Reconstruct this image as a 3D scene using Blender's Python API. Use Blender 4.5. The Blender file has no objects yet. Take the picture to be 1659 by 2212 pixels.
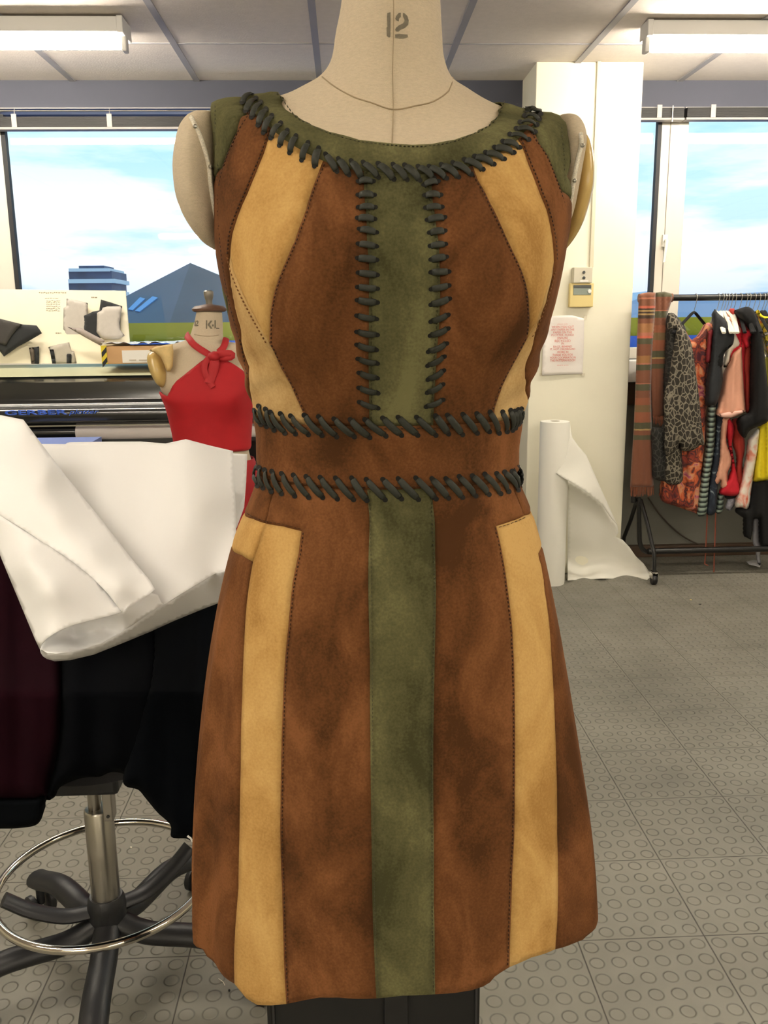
import bpy, math, random
import numpy as np
from mathutils import Vector, Matrix
from mathutils.geometry import delaunay_2d_cdt
random.seed(7); rng = np.random.default_rng(5)
SC = bpy.context.scene
COL = SC.collection
PI = math.pi

# ------------------------------------------------------------------ camera
H_CAM = 1.30
F = 1900.0; IW, IH = 1659, 2212
PITCH, YAW, ROLL = math.radians(12.35), math.radians(2.38), math.radians(0.62)
fw = Vector((math.sin(YAW)*math.cos(PITCH), math.cos(YAW)*math.cos(PITCH), -math.sin(PITCH)))
rt0 = Vector((math.cos(YAW), -math.sin(YAW), 0))
up0 = rt0.cross(fw)
up = up0*math.cos(ROLL) + rt0*math.sin(ROLL)
rt = fw.cross(up)
cam = bpy.data.cameras.new('camera'); camo = bpy.data.objects.new('camera', cam); COL.objects.link(camo)
cam.sensor_fit = 'VERTICAL'; cam.sensor_height = 36.0; cam.lens = F/IH*36.0
cam.clip_start = 0.02; cam.clip_end = 2000
M = Matrix.Identity(4)
for i in range(3):
    M[i][0] = rt[i]; M[i][1] = up[i]; M[i][2] = -fw[i]
M[0][3], M[1][3], M[2][3] = 0, 0, H_CAM
camo.matrix_world = M
SC.camera = camo
SC.view_settings.view_transform = 'Standard'
SC.view_settings.look = 'None'
SC.view_settings.gamma = 1
SC.view_settings.use_curve_mapping = False
SC.view_settings.exposure = 0.0
C0 = np.array([0, 0, H_CAM]); RT = np.array(rt); UP = np.array(up); FW = np.array(fw)

def ray(px, py):
    return FW + RT*((px-IW/2)/F) + UP*((IH/2-py)/F)
def P(px, py, Y):
    "point of the place seen at a pixel, on the upright plane at distance Y"
    d = ray(px, py); return C0 + d*(Y/d[1])
def PZ(px, py, z):
    d = ray(px, py); return C0 + d*((z-H_CAM)/d[2])
def proj(Q):
    q = Q-C0; w = q@FW
    return np.stack([IW/2+F*(q@RT)/w, IH/2-F*(q@UP)/w], -1)

# ------------------------------------------------------------------ light
LAMP = 104.0
SKY = 1.0
def srgb(r, g, b):
    f = lambda c: c/12.92 if c <= .04045 else ((c+.055)/1.055)**2.4
    return (f(r/255), f(g/255), f(b/255), 1)

def build_world():
    w = bpy.data.worlds.new('sky'); SC.world = w; w.use_nodes = True
    nt = w.node_tree; nt.nodes.clear()
    N = nt.nodes.new; L = nt.links.new
    tc = N('ShaderNodeTexCoord'); sep = N('ShaderNodeSeparateXYZ'); L(tc.outputs['Generated'], sep.inputs[0])
    ramp = N('ShaderNodeValToRGB'); L(sep.outputs[2], ramp.inputs[0])
    e = ramp.color_ramp.elements
    e[0].position = 0.0; e[0].color = (.80, .90, 1.15, 1)
    e[1].position = 0.5; e[1].color = (.5, .85, 1.0, 1)
    a = e.new(.05); a.color = (1.15, 1.22, 1.3, 1)
    a = e.new(.12); a.color = (1.25, 1.35, 1.38, 1)
    a = e.new(.21); a.color = (.74, 1.15, 1.22, 1)
    mp = N('ShaderNodeMapping'); mp.inputs['Scale'].default_value = (2.2, 2.2, 11); L(tc.outputs['Generated'], mp.inputs[0])
    mp.inputs['Location'].default_value = (.35, .1, .38)
    no = N('ShaderNodeTexNoise'); no.inputs['Scale'].default_value = 1.6; no.inputs['Detail'].default_value = 7; no.inputs['Roughness'].default_value = .55
    L(mp.outputs[0], no.inputs[0])
    r2 = N('ShaderNodeValToRGB'); L(no.outputs[0], r2.inputs[0])
    r2.color_ramp.elements[0].position = .40; r2.color_ramp.elements[0].color = (.64, .84, .96, 1)
    r2.color_ramp.elements[1].position = .50; r2.color_ramp.elements[1].color = (1, 1, 1, 1)
    mx = N('ShaderNodeMix'); mx.data_type = 'RGBA'; mx.blend_type = 'MULTIPLY'; mx.inputs[0].default_value = 1
    L(ramp.outputs[0], mx.inputs[6]); L(r2.outputs[0], mx.inputs[7])
    bg = N('ShaderNodeBackground'); L(mx.outputs[2], bg.inputs[0]); bg.inputs[1].default_value = SKY
    out = N('ShaderNodeOutputWorld'); L(bg.outputs[0], out.inputs[0])
build_world()

# ------------------------------------------------------------------ materials
MATS = {}
def mat(name, col, rough=.6, metal=0., var=0., vscale=6., bump=0., bscale=200., sheen=0., spec=.5, emit=None, trans=0., alpha=1., stretch=(1, 1, 1), col2=None):
    if name in MATS: return MATS[name]
    m = bpy.data.materials.new(name); m.use_nodes = True; MATS[name] = m
    nt = m.node_tree; b = nt.nodes['Principled BSDF']; N = nt.nodes.new; L = nt.links.new
    c = srgb(*col) if max(col[:3]) > 1 else (*col[:3], 1)
    b.inputs['Base Color'].default_value = c
    b.inputs['Roughness'].default_value = rough; b.inputs['Metallic'].default_value = metal
    b.inputs['Specular IOR Level'].default_value = spec
    if sheen:
        b.inputs['Sheen Weight'].default_value = sheen; b.inputs['Sheen Roughness'].default_value = .5
        b.inputs['Sheen Tint'].default_value = (min(1, c[0]*2+.1), min(1, c[1]*2+.1), min(1, c[2]*2+.1), 1)
    if emit: b.inputs['Emission Color'].default_value = (*emit[:3], 1); b.inputs['Emission Strength'].default_value = emit[3]
    if trans: b.inputs['Transmission Weight'].default_value = trans
    if alpha < 1: b.inputs['Alpha'].default_value = alpha
    if var or bump:
        tc = N('ShaderNodeTexCoord'); mp = N('ShaderNodeMapping'); L(tc.outputs['Object'], mp.inputs[0]); mp.inputs['Scale'].default_value = stretch
    if var:
        no = N('ShaderNodeTexNoise'); no.inputs['Scale'].default_value = vscale; no.inputs['Detail'].default_value = 6; no.inputs['Roughness'].default_value = .6
        L(mp.outputs[0], no.inputs[0])
        r = N('ShaderNodeValToRGB'); L(no.outputs[0], r.inputs[0])
        c2 = srgb(*col2) if col2 else tuple(min(1, x*(1+var)) for x in c[:3])+(1,)
        r.color_ramp.elements[0].position = .32; r.color_ramp.elements[0].color = tuple(x*(1-var) for x in c[:3])+(1,)
        r.color_ramp.elements[1].position = .68; r.color_ramp.elements[1].color = c2
        mid = r.color_ramp.elements.new(.5); mid.color = c
        L(r.outputs[0], b.inputs['Base Color'])
    if bump:
        n2 = N('ShaderNodeTexNoise'); n2.inputs['Scale'].default_value = bscale; n2.inputs['Detail'].default_value = 3; L(mp.outputs[0], n2.inputs[0])
        bp = N('ShaderNodeBump'); bp.inputs['Strength'].default_value = bump; bp.inputs['Distance'].default_value = .002
        L(n2.outputs[0], bp.inputs['Height']); L(bp.outputs[0], b.inputs['Normal'])
    return m

def suede(name, col, dark, light):
    "brushed suede: nap marks in two sizes over a fine grain"
    m = bpy.data.materials.new(name); m.use_nodes = True
    nt = m.node_tree; b = nt.nodes['Principled BSDF']; N = nt.nodes.new; L = nt.links.new
    tc = N('ShaderNodeTexCoord')
    info = N('ShaderNodeObjectInfo')
    add = N('ShaderNodeVectorMath'); add.operation = 'ADD'
    L(tc.outputs['Object'], add.inputs[0]); L(info.outputs['Location'], add.inputs[1])
    n1 = N('ShaderNodeTexNoise'); n1.inputs['Scale'].default_value = 11; n1.inputs['Detail'].default_value = 5; n1.inputs['Roughness'].default_value = .55; n1.inputs['Distortion'].default_value = .6
    mp = N('ShaderNodeMapping'); mp.inputs['Scale'].default_value = (1.3, 1.3, .75); L(add.outputs[0], mp.inputs[0]); L(mp.outputs[0], n1.inputs[0])
    n2 = N('ShaderNodeTexNoise'); n2.inputs['Scale'].default_value = 420; n2.inputs['Detail'].default_value = 2; L(add.outputs[0], n2.inputs[0])
    mixv = N('ShaderNodeMath'); mixv.operation = 'MULTIPLY_ADD'; mixv.inputs[1].default_value = .22; L(n2.outputs[0], mixv.inputs[0])
    sc = N('ShaderNodeMath'); sc.operation = 'MULTIPLY_ADD'; sc.inputs[1].default_value = .95; sc.inputs[2].default_value = -.085; L(n1.outputs[0], sc.inputs[0])
    L(sc.outputs[0], mixv.inputs[2])
    r = N('ShaderNodeValToRGB'); L(mixv.outputs[0], r.inputs[0]); e = r.color_ramp.elements
    e[0].position = .36; e[0].color = srgb(*dark); e[1].position = .66; e[1].color = srgb(*light)
    k = e.new(.52); k.color = srgb(*col)
    L(r.outputs[0], b.inputs['Base Color'])
    b.inputs['Roughness'].default_value = .95; b.inputs['Specular IOR Level'].default_value = .12
    b.inputs['Sheen Weight'].default_value = .25; b.inputs['Sheen Roughness'].default_value = .45
    c = srgb(*light); b.inputs['Sheen Tint'].default_value = (min(1, c[0]*1.6), min(1, c[1]*1.6), min(1, c[2]*1.6), 1)
    bp = N('ShaderNodeBump'); bp.inputs['Strength'].default_value = .35; bp.inputs['Distance'].default_value = .0006
    L(n2.outputs[0], bp.inputs['Height']); L(bp.outputs[0], b.inputs['Normal'])
    return m

# ------------------------------------------------------------------ objects
WL = {}
def wloc(o): return WL.get(o.name, Vector((0, 0, 0)))
def tag(o, label=None, cat=None, group=None, kind=None):
    if label: o['label'] = label
    if cat: o['category'] = cat
    if group: o['group'] = group
    if kind: o['kind'] = kind
    return o
def empty(name, loc, label, cat, group=None):
    o = bpy.data.objects.new(name, None); COL.objects.link(o); o.location = loc; o.empty_display_size = .05
    WL[o.name] = Vector(loc); return tag(o, label, cat, group)
def link(name, me, parent=None):
    "place the mesh (given in room coordinates) as an object whose origin is its own base"
    co = np.empty(len(me.vertices)*3); me.vertices.foreach_get('co', co); co = co.reshape(-1, 3)
    lo, hi = co.min(0), co.max(0); c = np.array([(lo[0]+hi[0])/2, (lo[1]+hi[1])/2, lo[2]])
    me.vertices.foreach_set('co', (co-c).ravel()); me.update()
    o = bpy.data.objects.new(name, me); COL.objects.link(o)
    WL[o.name] = Vector(c)
    if parent is not None:
        o.parent = parent; o.location = Vector(c)-wloc(parent)
    else: o.location = Vector(c)
    return o
class MB:
    def __init__(s): s.v = []; s.f = []; s.mi = []; s.cur = 0
    def add(s, v, f):
        k = len(s.v); s.v.extend([tuple(map(float, p)) for p in v]); s.f.extend([tuple(i+k for i in q) for q in f]); s.mi.extend([s.cur]*len(f)); return s
    def box(s, a, b, bev=0):
        (x0, y0, z0), (x1, y1, z1) = [min(p, q) for p, q in zip(a, b)], [max(p, q) for p, q in zip(a, b)]
        v = [(x0,y0,z0),(x1,y0,z0),(x1,y1,z0),(x0,y1,z0),(x0,y0,z1),(x1,y0,z1),(x1,y1,z1),(x0,y1,z1)]
        return s.add(v, [(0,3,2,1),(4,5,6,7),(0,1,5,4),(1,2,6,5),(2,3,7,6),(3,0,4,7)])
    def tube(s, pts, r, n=12, cap=True, flat=None, nrm=None):
        pts = [Vector(p) for p in pts]; R = r if hasattr(r, '__len__') else [r]*len(pts)
        rings = []; pu = None
        for i, p in enumerate(pts):
            t = (pts[min(i+1, len(pts)-1)]-pts[max(i-1, 0)]).normalized()
            if nrm is not None:
                u = t.cross(Vector(nrm[i])).normalized()
            elif pu is None:
                u = t.cross(Vector((0, 0, 1)) if abs(t.z) < .9 else Vector((0, 1, 0))).normalized()
            else: u = (pu - t*pu.dot(t)).normalized()
            pu = u; w = u.cross(t).normalized()
            fl = flat if flat else 1
            rings.append([p + u*math.cos(2*PI*k/n)*R[i] + w*math.sin(2*PI*k/n)*R[i]*fl for k in range(n)])
        v = [q for g in rings for q in g]; f = []
        for i in range(len(rings)-1):
            for k in range(n):
                f.append((i*n+k, i*n+(k+1) % n, (i+1)*n+(k+1) % n, (i+1)*n+k))
        if cap: f.append(tuple(reversed(range(n)))); f.append(tuple((len(rings)-1)*n+k for k in range(n)))
        return s.add(v, f)
    def lathe(s, c, prof, n=32, axis='z'):
        v = []; f = []
        for r, h in prof:
            for k in range(n):
                a = 2*PI*k/n; x, y = r*math.cos(a), r*math.sin(a)
                v.append({'z': (c[0]+x, c[1]+y, c[2]+h), 'x': (c[0]+h, c[1]+x, c[2]+y), 'y': (c[0]+x, c[1]+h, c[2]+y)}[axis])
        for i in range(len(prof)-1):
            for k in range(n): f.append((i*n+k, i*n+(k+1) % n, (i+1)*n+(k+1) % n, (i+1)*n+k))
        f.append(tuple(reversed(range(n)))); f.append(tuple((len(prof)-1)*n+k for k in range(n)))
        return s.add(v, f)
    def prism(s, poly, d):
        "poly: 3D points; d: extrusion vector"
        n = len(poly); d = np.array(d, float); a = [np.array(p, float) for p in poly]
        v = a+[p+d for p in a]
        return s.add(v, [tuple(range(n)), tuple(reversed(range(n, 2*n)))]+[(i, i+n, (i+1) % n+n, (i+1) % n) for i in range(n)])
    def build(s, name, m, parent=None, smooth=False, bevel=0, solid=0, sub=0):
        me = bpy.data.meshes.new(name); me.from_pydata(s.v, [], s.f); me.update()
        for q in (m if isinstance(m, (list, tuple)) else [m]): me.materials.append(q)
        me.polygons.foreach_set('material_index', s.mi)
        if smooth:
            me.polygons.foreach_set('use_smooth', [True]*len(me.polygons))
        o = link(name, me, parent)
        if smooth and smooth != 'all': me.set_sharp_from_angle(angle=math.radians(45))
        if solid:
            k = o.modifiers.new('thickness', 'SOLIDIFY'); k.thickness = solid; k.offset = -1
        if bevel:
            k = o.modifiers.new('bevel', 'BEVEL'); k.width = bevel; k.segments = 2; k.limit_method = 'ANGLE'
        if sub:
            k = o.modifiers.new('sub', 'SUBSURF'); k.levels = k.render_levels = sub
        return o
def fix_normals(o):
    import bmesh
    bm = bmesh.new(); bm.from_mesh(o.data); bmesh.ops.recalc_face_normals(bm, faces=bm.faces); bm.to_mesh(o.data); bm.free()
    return o

# ---- 2D tools
def smooth_curve(pts, step, closed=False, tension=True):
    pts = np.array(pts, float)
    if len(pts) == 2 or not tension:
        out = []
        for a, b in zip(pts[:-1], pts[1:]):
            n = max(1, int(np.linalg.norm(b-a)/step)); out += [a+(b-a)*t/n for t in range(n)]
        out.append(pts[-1]); return np.array(out)
    q = np.vstack([2*pts[0]-pts[1], pts, 2*pts[-1]-pts[-2]]); out = []
    for i in range(1, len(q)-2):
        p0, p1, p2, p3 = q[i-1:i+3]; n = max(1, int(np.linalg.norm(p2-p1)/step))
        for k in range(n):
            t = k/n
            out.append(.5*((2*p1)+(-p0+p2)*t+(2*p0-5*p1+4*p2-p3)*t*t+(-p0+3*p1-3*p2+p3)*t**3))
    out.append(pts[-1]); return np.array(out)
def inside(poly, pts):
    x, y = pts[:, 0], pts[:, 1]; c = np.zeros(len(pts), bool)
    a = poly; b = np.roll(poly, -1, 0)
    for (x0, y0), (x1, y1) in zip(a, b):
        if y0 == y1: continue
        k = ((y0 > y) != (y1 > y)) & (x < (x1-x0)*(y-y0)/(y1-y0)+x0); c ^= k
    return c
def bdist(poly, pts):
    d = np.full(len(pts), 1e9); a = poly; b = np.roll(poly, -1, 0)
    for p, q in zip(a, b):
        e = q-p; l = (e@e)+1e-12; t = np.clip(((pts-p)@e)/l, 0, 1)
        d = np.minimum(d, np.linalg.norm(pts-(p+t[:, None]*e), axis=1))
    return d
def fill(poly, sp):
    "triangulate a closed 2D outline with inner points"
    poly = np.array(poly, float); keep = [0]
    for i in range(1, len(poly)):
        if np.linalg.norm(poly[i]-poly[keep[-1]]) > sp*.12: keep.append(i)
    if np.linalg.norm(poly[keep[-1]]-poly[0]) < sp*.12: keep.pop()
    poly = poly[keep]
    lo, hi = poly.min(0), poly.max(0)
    gx, gy = np.meshgrid(np.arange(lo[0], hi[0], sp), np.arange(lo[1], hi[1], sp*.87))
    gx = gx+(np.arange(gy.shape[0]) % 2)[:, None]*sp*.5
    g = np.stack([gx.ravel(), gy.ravel()], 1)
    g = g[inside(poly, g)]
    if len(g): g = g[bdist(poly, g) > sp*.45]
    allp = np.vstack([poly, g]) if len(g) else poly
    n = len(poly)
    r = delaunay_2d_cdt([Vector(p) for p in allp], [(i, (i+1) % n) for i in range(n)], [], 1, 1e-9)
    vs = np.array([tuple(v) for v in r[0]]); fs = [tuple(f) for f in r[2]]
    return poly, vs, fs

def pillow(name, poly, Y, t, m, parent=None, R=None, sp=None, fold=None, Yf=None, back=1.0, smooth=True, corner=False):
    "a soft thing: an outline at distance Y that swells to thickness t front and back"
    lo = np.array(poly, float)
    pc = smooth_curve(np.vstack([lo, lo[:1]]), 4 if sp is None else sp*.7, tension=not corner)[:-1]
    sp = sp or 6
    pb, vs, fs = fill(pc, sp)
    d = bdist(pb, vs); R = R or 22
    h = np.sqrt(np.clip(1-(1-np.clip(d/R, 0, 1))**2, 0, 1))
    n = len(vs); front = []; bk = []; ridx = {}
    ext = []
    for i, (x, y) in enumerate(vs):
        y0 = Y if Yf is None else Y+Yf(x, y)
        dy = t*h[i]
        if fold: dy += fold(x, y)*min(1, d[i]/10)
        q = P(x, y, y0); front.append(P(x, y, y0-dy)); bk.append(q+np.array([0, t*back*h[i], 0]))
    edge = d < 1e-4
    mapb = {}; V = front[:]
    for i in range(n):
        if edge[i]: mapb[i] = i
        else: mapb[i] = len(V); V.append(bk[i])
    mb = MB(); mb.add(V, [f for f in fs]+[tuple(mapb[i] for i in reversed(f)) for f in fs])
    # make the front face the camera
    o = mb.build(name, m, parent, smooth='all' if smooth else False)
    fix_normals(o)
    return o

def rbf(ctrl):
    c = np.array([(a, b) for a, b, _ in ctrl], float)/100; z = np.array([d for *_, d in ctrl], float)
    def U(r): return np.where(r > 0, r*r*np.log(r+1e-12), 0)
    n = len(c); K = U(np.linalg.norm(c[:, None]-c[None], axis=2))+np.eye(n)*1e-3
    Pm = np.hstack([np.ones((n, 1)), c]); A = np.zeros((n+3, n+3)); A[:n, :n] = K; A[:n, n:] = Pm; A[n:, :n] = Pm.T
    w = np.linalg.solve(A, np.concatenate([z, np.zeros(3)]))
    def f(p):
        p = np.atleast_2d(p)/100; return U(np.linalg.norm(p[:, None]-c[None], axis=2))@w[:n]+np.hstack([np.ones((len(p), 1)), p])@w[n:]
    return f
def patch(mb, poly, ctrl, sp=8, corner=True):
    "a curved sheet: outline plus distances given at control points"
    lo = np.array(poly, float); pc = smooth_curve(np.vstack([lo, lo[:1]]), sp*.7, tension=not corner)[:-1]
    pb, vs, fs = fill(pc, sp); yy = rbf(ctrl)(vs)
    mb.add([P(x, y, Y) for (x, y), Y in zip(vs, yy)], fs)

# ---- a body or garment surface lofted through measured outlines
class Body:
    def __init__(s, rows, yc, k=1.0, disp=None):
        R = []
        for r in rows:
            lx, ly, rx, ry, df, db, n = r[:7]; y = yc; dz = r[7] if len(r) > 7 else 0
            a, b = P(lx, ly, y), P(rx, ry, y); R.append(list((a+b)/2)+list((b-a)/2*k)+[df, db, n, dz])
        R = np.array(R)
        L = np.concatenate([[0], np.cumsum(np.linalg.norm((R[1:, :3]-R[:-1, :3]), axis=1)+.5*np.abs(R[1:, 3]-R[:-1, 3]))])
        # dense catmull-rom in v
        q = np.vstack([2*R[0]-R[1], R, 2*R[-1]-R[-2]]); vs = []; out = []
        for i in range(1, len(q)-2):
            for t in np.linspace(0, 1, 24, endpoint=False):
                p0, p1, p2, p3 = q[i-1:i+3]
                # finite-difference tangents (non-uniform)
                h = L[i]-L[i-1]; hp = L[i-1]-L[i-2] if i > 1 else h; hn = L[i+1]-L[i] if i+1 < len(L) else h
                m1 = ((p1-p0)/hp*h+(p2-p1))/ (1+h/hp) * 1.0 if False else .5*((p2-p1)+(p1-p0)*(h/hp))
                m2 = .5*((p2-p1)+(p3-p2)*(h/hn))
                lim = 3*np.abs(p2-p1)+1e-9
                m1 = np.where(m1*(p2-p1) < 0, 0, np.clip(m1, -lim, lim)); m2 = np.where(m2*(p2-p1) < 0, 0, np.clip(m2, -lim, lim))
                t2, t3 = t*t, t*t*t
                out.append((2*t3-3*t2+1)*p1+(t3-2*t2+t)*m1+(-2*t3+3*t2)*p2+(t3-t2)*m2); vs.append(L[i-1]+h*t)
        out.append(R[-1]); vs.append(L[-1])
        s.T = np.array(out); s.V = np.array(vs); s.L = L; s.disp = disp; s.cache()
    def par(s, v):
        return np.stack([np.interp(v, s.V, s.T[:, j]) for j in range(10)], -1)
    def S(s, th, v):
        th = np.atleast_1d(np.asarray(th, float)); v = np.atleast_1d(np.asarray(v, float)); q = s.par(v)
        c, sn = np.cos(th), np.sin(th); e = 2/q[:, 8]
        a = np.sign(sn)*np.abs(sn)**e; b = np.sign(c)*np.abs(c)**e
        p = q[:, :3]+q[:, 3:6]*a[:, None]
        dep = np.where(b > 0, q[:, 6], q[:, 7]); p[:, 1] -= dep*b; p[:, 2] -= q[:, 9]*np.clip(b, 0, 1)
        if s.disp is not None:
            dr = s.disp(th, v); p[:, 0] += dr*sn; p[:, 1] -= dr*c
        return p
    def N(s, th, v):
        e = 1e-3; a = s.S(np.asarray(th)+e, v)-s.S(np.asarray(th)-e, v); b = s.S(th, np.asarray(v)+e)-s.S(th, np.asarray(v)-e)
        n = np.cross(b, a); n /= np.linalg.norm(n, axis=1)[:, None]+1e-12
        q = s.par(np.atleast_1d(v)); out = np.stack([np.sin(th), -np.cos(th), 0*np.asarray(th)], -1)
        sg = np.sign((n*out).sum(1)); sg[sg == 0] = 1
        return n*sg[:, None]
    def cache(s):
        th = np.radians(np.linspace(-92, 92, 150)); v = np.linspace(0, s.V[-1], 320)
        TH, VV = np.meshgrid(th, v); s.gth, s.gv = TH.ravel(), VV.ravel(); s.gp = proj(s.S(s.gth, s.gv))
    def inv(s, pts):
        pts = np.atleast_2d(np.array(pts, float)); th = []; v = []
        for p in pts:
            k = np.argmin(((s.gp-p)**2).sum(1)); th.append(s.gth[k]); v.append(s.gv[k])
        th = np.array(th); v = np.array(v); lim = math.radians(93)
        cur = ((proj(s.S(th, v))-pts)**2).sum(1)
        for _ in range(10):
            e = 1e-4; f0 = proj(s.S(th, v)); J1 = (proj(s.S(th+e, v))-f0)/e; J2 = (proj(s.S(th, v+e))-f0)/e; r = pts-f0
            det = J1[:, 0]*J2[:, 1]-J1[:, 1]*J2[:, 0]; det = np.where(np.abs(det) < 2e3, 2e3*np.sign(det+1e-9), det)
            dt = (r[:, 0]*J2[:, 1]-r[:, 1]*J2[:, 0])/det; dv = (J1[:, 0]*r[:, 1]-J1[:, 1]*r[:, 0])/det
            dt = np.clip(dt, -.06, .06); dv = np.clip(dv, -.01, .01)
            t2 = np.clip(th+dt, -lim, lim); v2 = np.clip(v+dv, 0, s.V[-1]); e2 = ((proj(s.S(t2, v2))-pts)**2).sum(1)
            ok = e2 < cur; th = np.where(ok, t2, th); v = np.where(ok, v2, v); cur = np.where(ok, e2, cur)
        return th, v
    def vat(s, px_y, th=0.):
        "v at which the front centre is seen at image height y"
        v = np.linspace(0, s.V[-1], 900); y = proj(s.S(np.full(900, th), v))[:, 1]
        return float(np.interp(px_y, y, v))
    def grid(s, name, v0, v1, m, parent=None, off=0., nth=72, nv=90, cap=True, solid=0):
        vs = np.linspace(v0, v1, nv); th = np.linspace(0, 2*PI, nth, endpoint=False); TH, VV = np.meshgrid(th, vs)
        p = s.S(TH.ravel(), VV.ravel())+off*s.N(TH.ravel(), VV.ravel())
        f = [(i*nth+k, (i+1)*nth+k, (i+1)*nth+(k+1) % nth, i*nth+(k+1) % nth) for i in range(nv-1) for k in range(nth)]
        mb = MB(); mb.add(p, f)
        if cap: mb.f += [tuple(range(nth)), tuple(reversed([(nv-1)*nth+k for k in range(nth)]))]; mb.mi += [0, 0]
        o = mb.build(name, m, parent, smooth='all', solid=solid); 
        if cap: fix_normals(o)
        return o
RREF = .15
def panel(B, name, poly, m, parent, off=.0, sp=.0065, puff=.0016, solid=.0013, dashes=(), thread=None, label=None, mi2=None):
    "a garment panel: outline in pixels (x, y) or surface coordinates ('s', theta, v)"
    px = [p for p in poly if len(p) == 2]; dom = []
    if px: th, v = B.inv(px)
    k = 0
    for p in poly:
        if len(p) == 2: dom.append((th[k]*RREF, v[k])); k += 1
        else: dom.append((p[1]*RREF, p[2]))
    dom = smooth_curve(np.array(dom+[dom[0]]), sp*.8, tension=False)[:-1]
    pb, vs, fs = fill(dom, sp)
    d = bdist(pb, vs); T = vs[:, 0]/RREF; V = vs[:, 1]
    o_ = off + puff*(np.clip(d/.004, 0, 1)**.5) - puff
    pts = B.S(T, V)+B.N(T, V)*o_[:, None]
    a, b, c = pts[fs[len(fs)//2][0]], pts[fs[len(fs)//2][1]], pts[fs[len(fs)//2][2]]
    cnt = 0
    n0 = B.N(T[[f[0] for f in fs]], V[[f[0] for f in fs]])
    F_ = np.array([f[:3] for f in fs]); g = np.cross(pts[F_[:, 1]]-pts[F_[:, 0]], pts[F_[:, 2]]-pts[F_[:, 0]])
    if ((g*n0).sum(1) > 0).mean() < .5: fs = [tuple(reversed(f)) for f in fs]
    mb = MB(); mb.add(pts, fs)
    ms = [m]
    if dashes:
        ms.append(thread); mb.cur = 1
        for cv, o in dashes: dash_line(B, mb, cv, o, off)
    ob = mb.build(name, ms, parent, smooth='all', solid=solid)
    if label: ob['label'] = label
    return ob
def dash_line(B, mb, curve, side, off, step=9.0, ln=4.6, w=.9):
    c = smooth_curve(curve, 2.0); L = np.concatenate([[0], np.cumsum(np.linalg.norm(c[1:]-c[:-1], axis=1))])
    s0 = np.arange(3, L[-1]-ln, step)
    if not len(s0): return
    at = lambda s: np.stack([np.interp(s, L, c[:, 0]), np.interp(s, L, c[:, 1])], 1)
    a, b = at(s0), at(s0+ln); t = b-a; t /= np.linalg.norm(t, axis=1)[:, None]+1e-9; n = np.stack([-t[:, 1], t[:, 0]], 1)
    q = np.concatenate([a+n*(side-w/2), b+n*(side-w/2), b+n*(side+w/2), a+n*(side+w/2)])
    th, v = B.inv(q); p = B.S(th, v)+B.N(th, v)*(off+.00045); m = len(s0)
    g = np.cross(p[m]-p[0], p[3*m]-p[0]); flip = (g@B.N(th[:1], v[:1])[0]) < 0
    mb.add(p, [(i, i+3*m, i+2*m, i+m) if flip else (i, i+m, i+2*m, i+3*m) for i in range(m)])
# ------------------------------------------------------------------ the room
YW = 4.68; ZC = 2.45
XL, XR, YB = -4.6, 5.2, -6.0
M_wall = mat('wall_paint', (78, 80, 92), .8, var=.04, vscale=3, bump=.1, bscale=60)
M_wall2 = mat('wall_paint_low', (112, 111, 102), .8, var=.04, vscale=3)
M_cream = mat('column_paint', (240, 236, 216), .75, var=.02, vscale=4, bump=.08, bscale=40)
M_upvc = mat('window_plastic', (214, 208, 196), .4)
M_gasket = mat('black_rubber', (12, 14, 20), .6)
M_white = mat('white_plastic', (235, 232, 225), .45)
M_brown = mat('brown_trunking', (74, 54, 38), .5)

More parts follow.
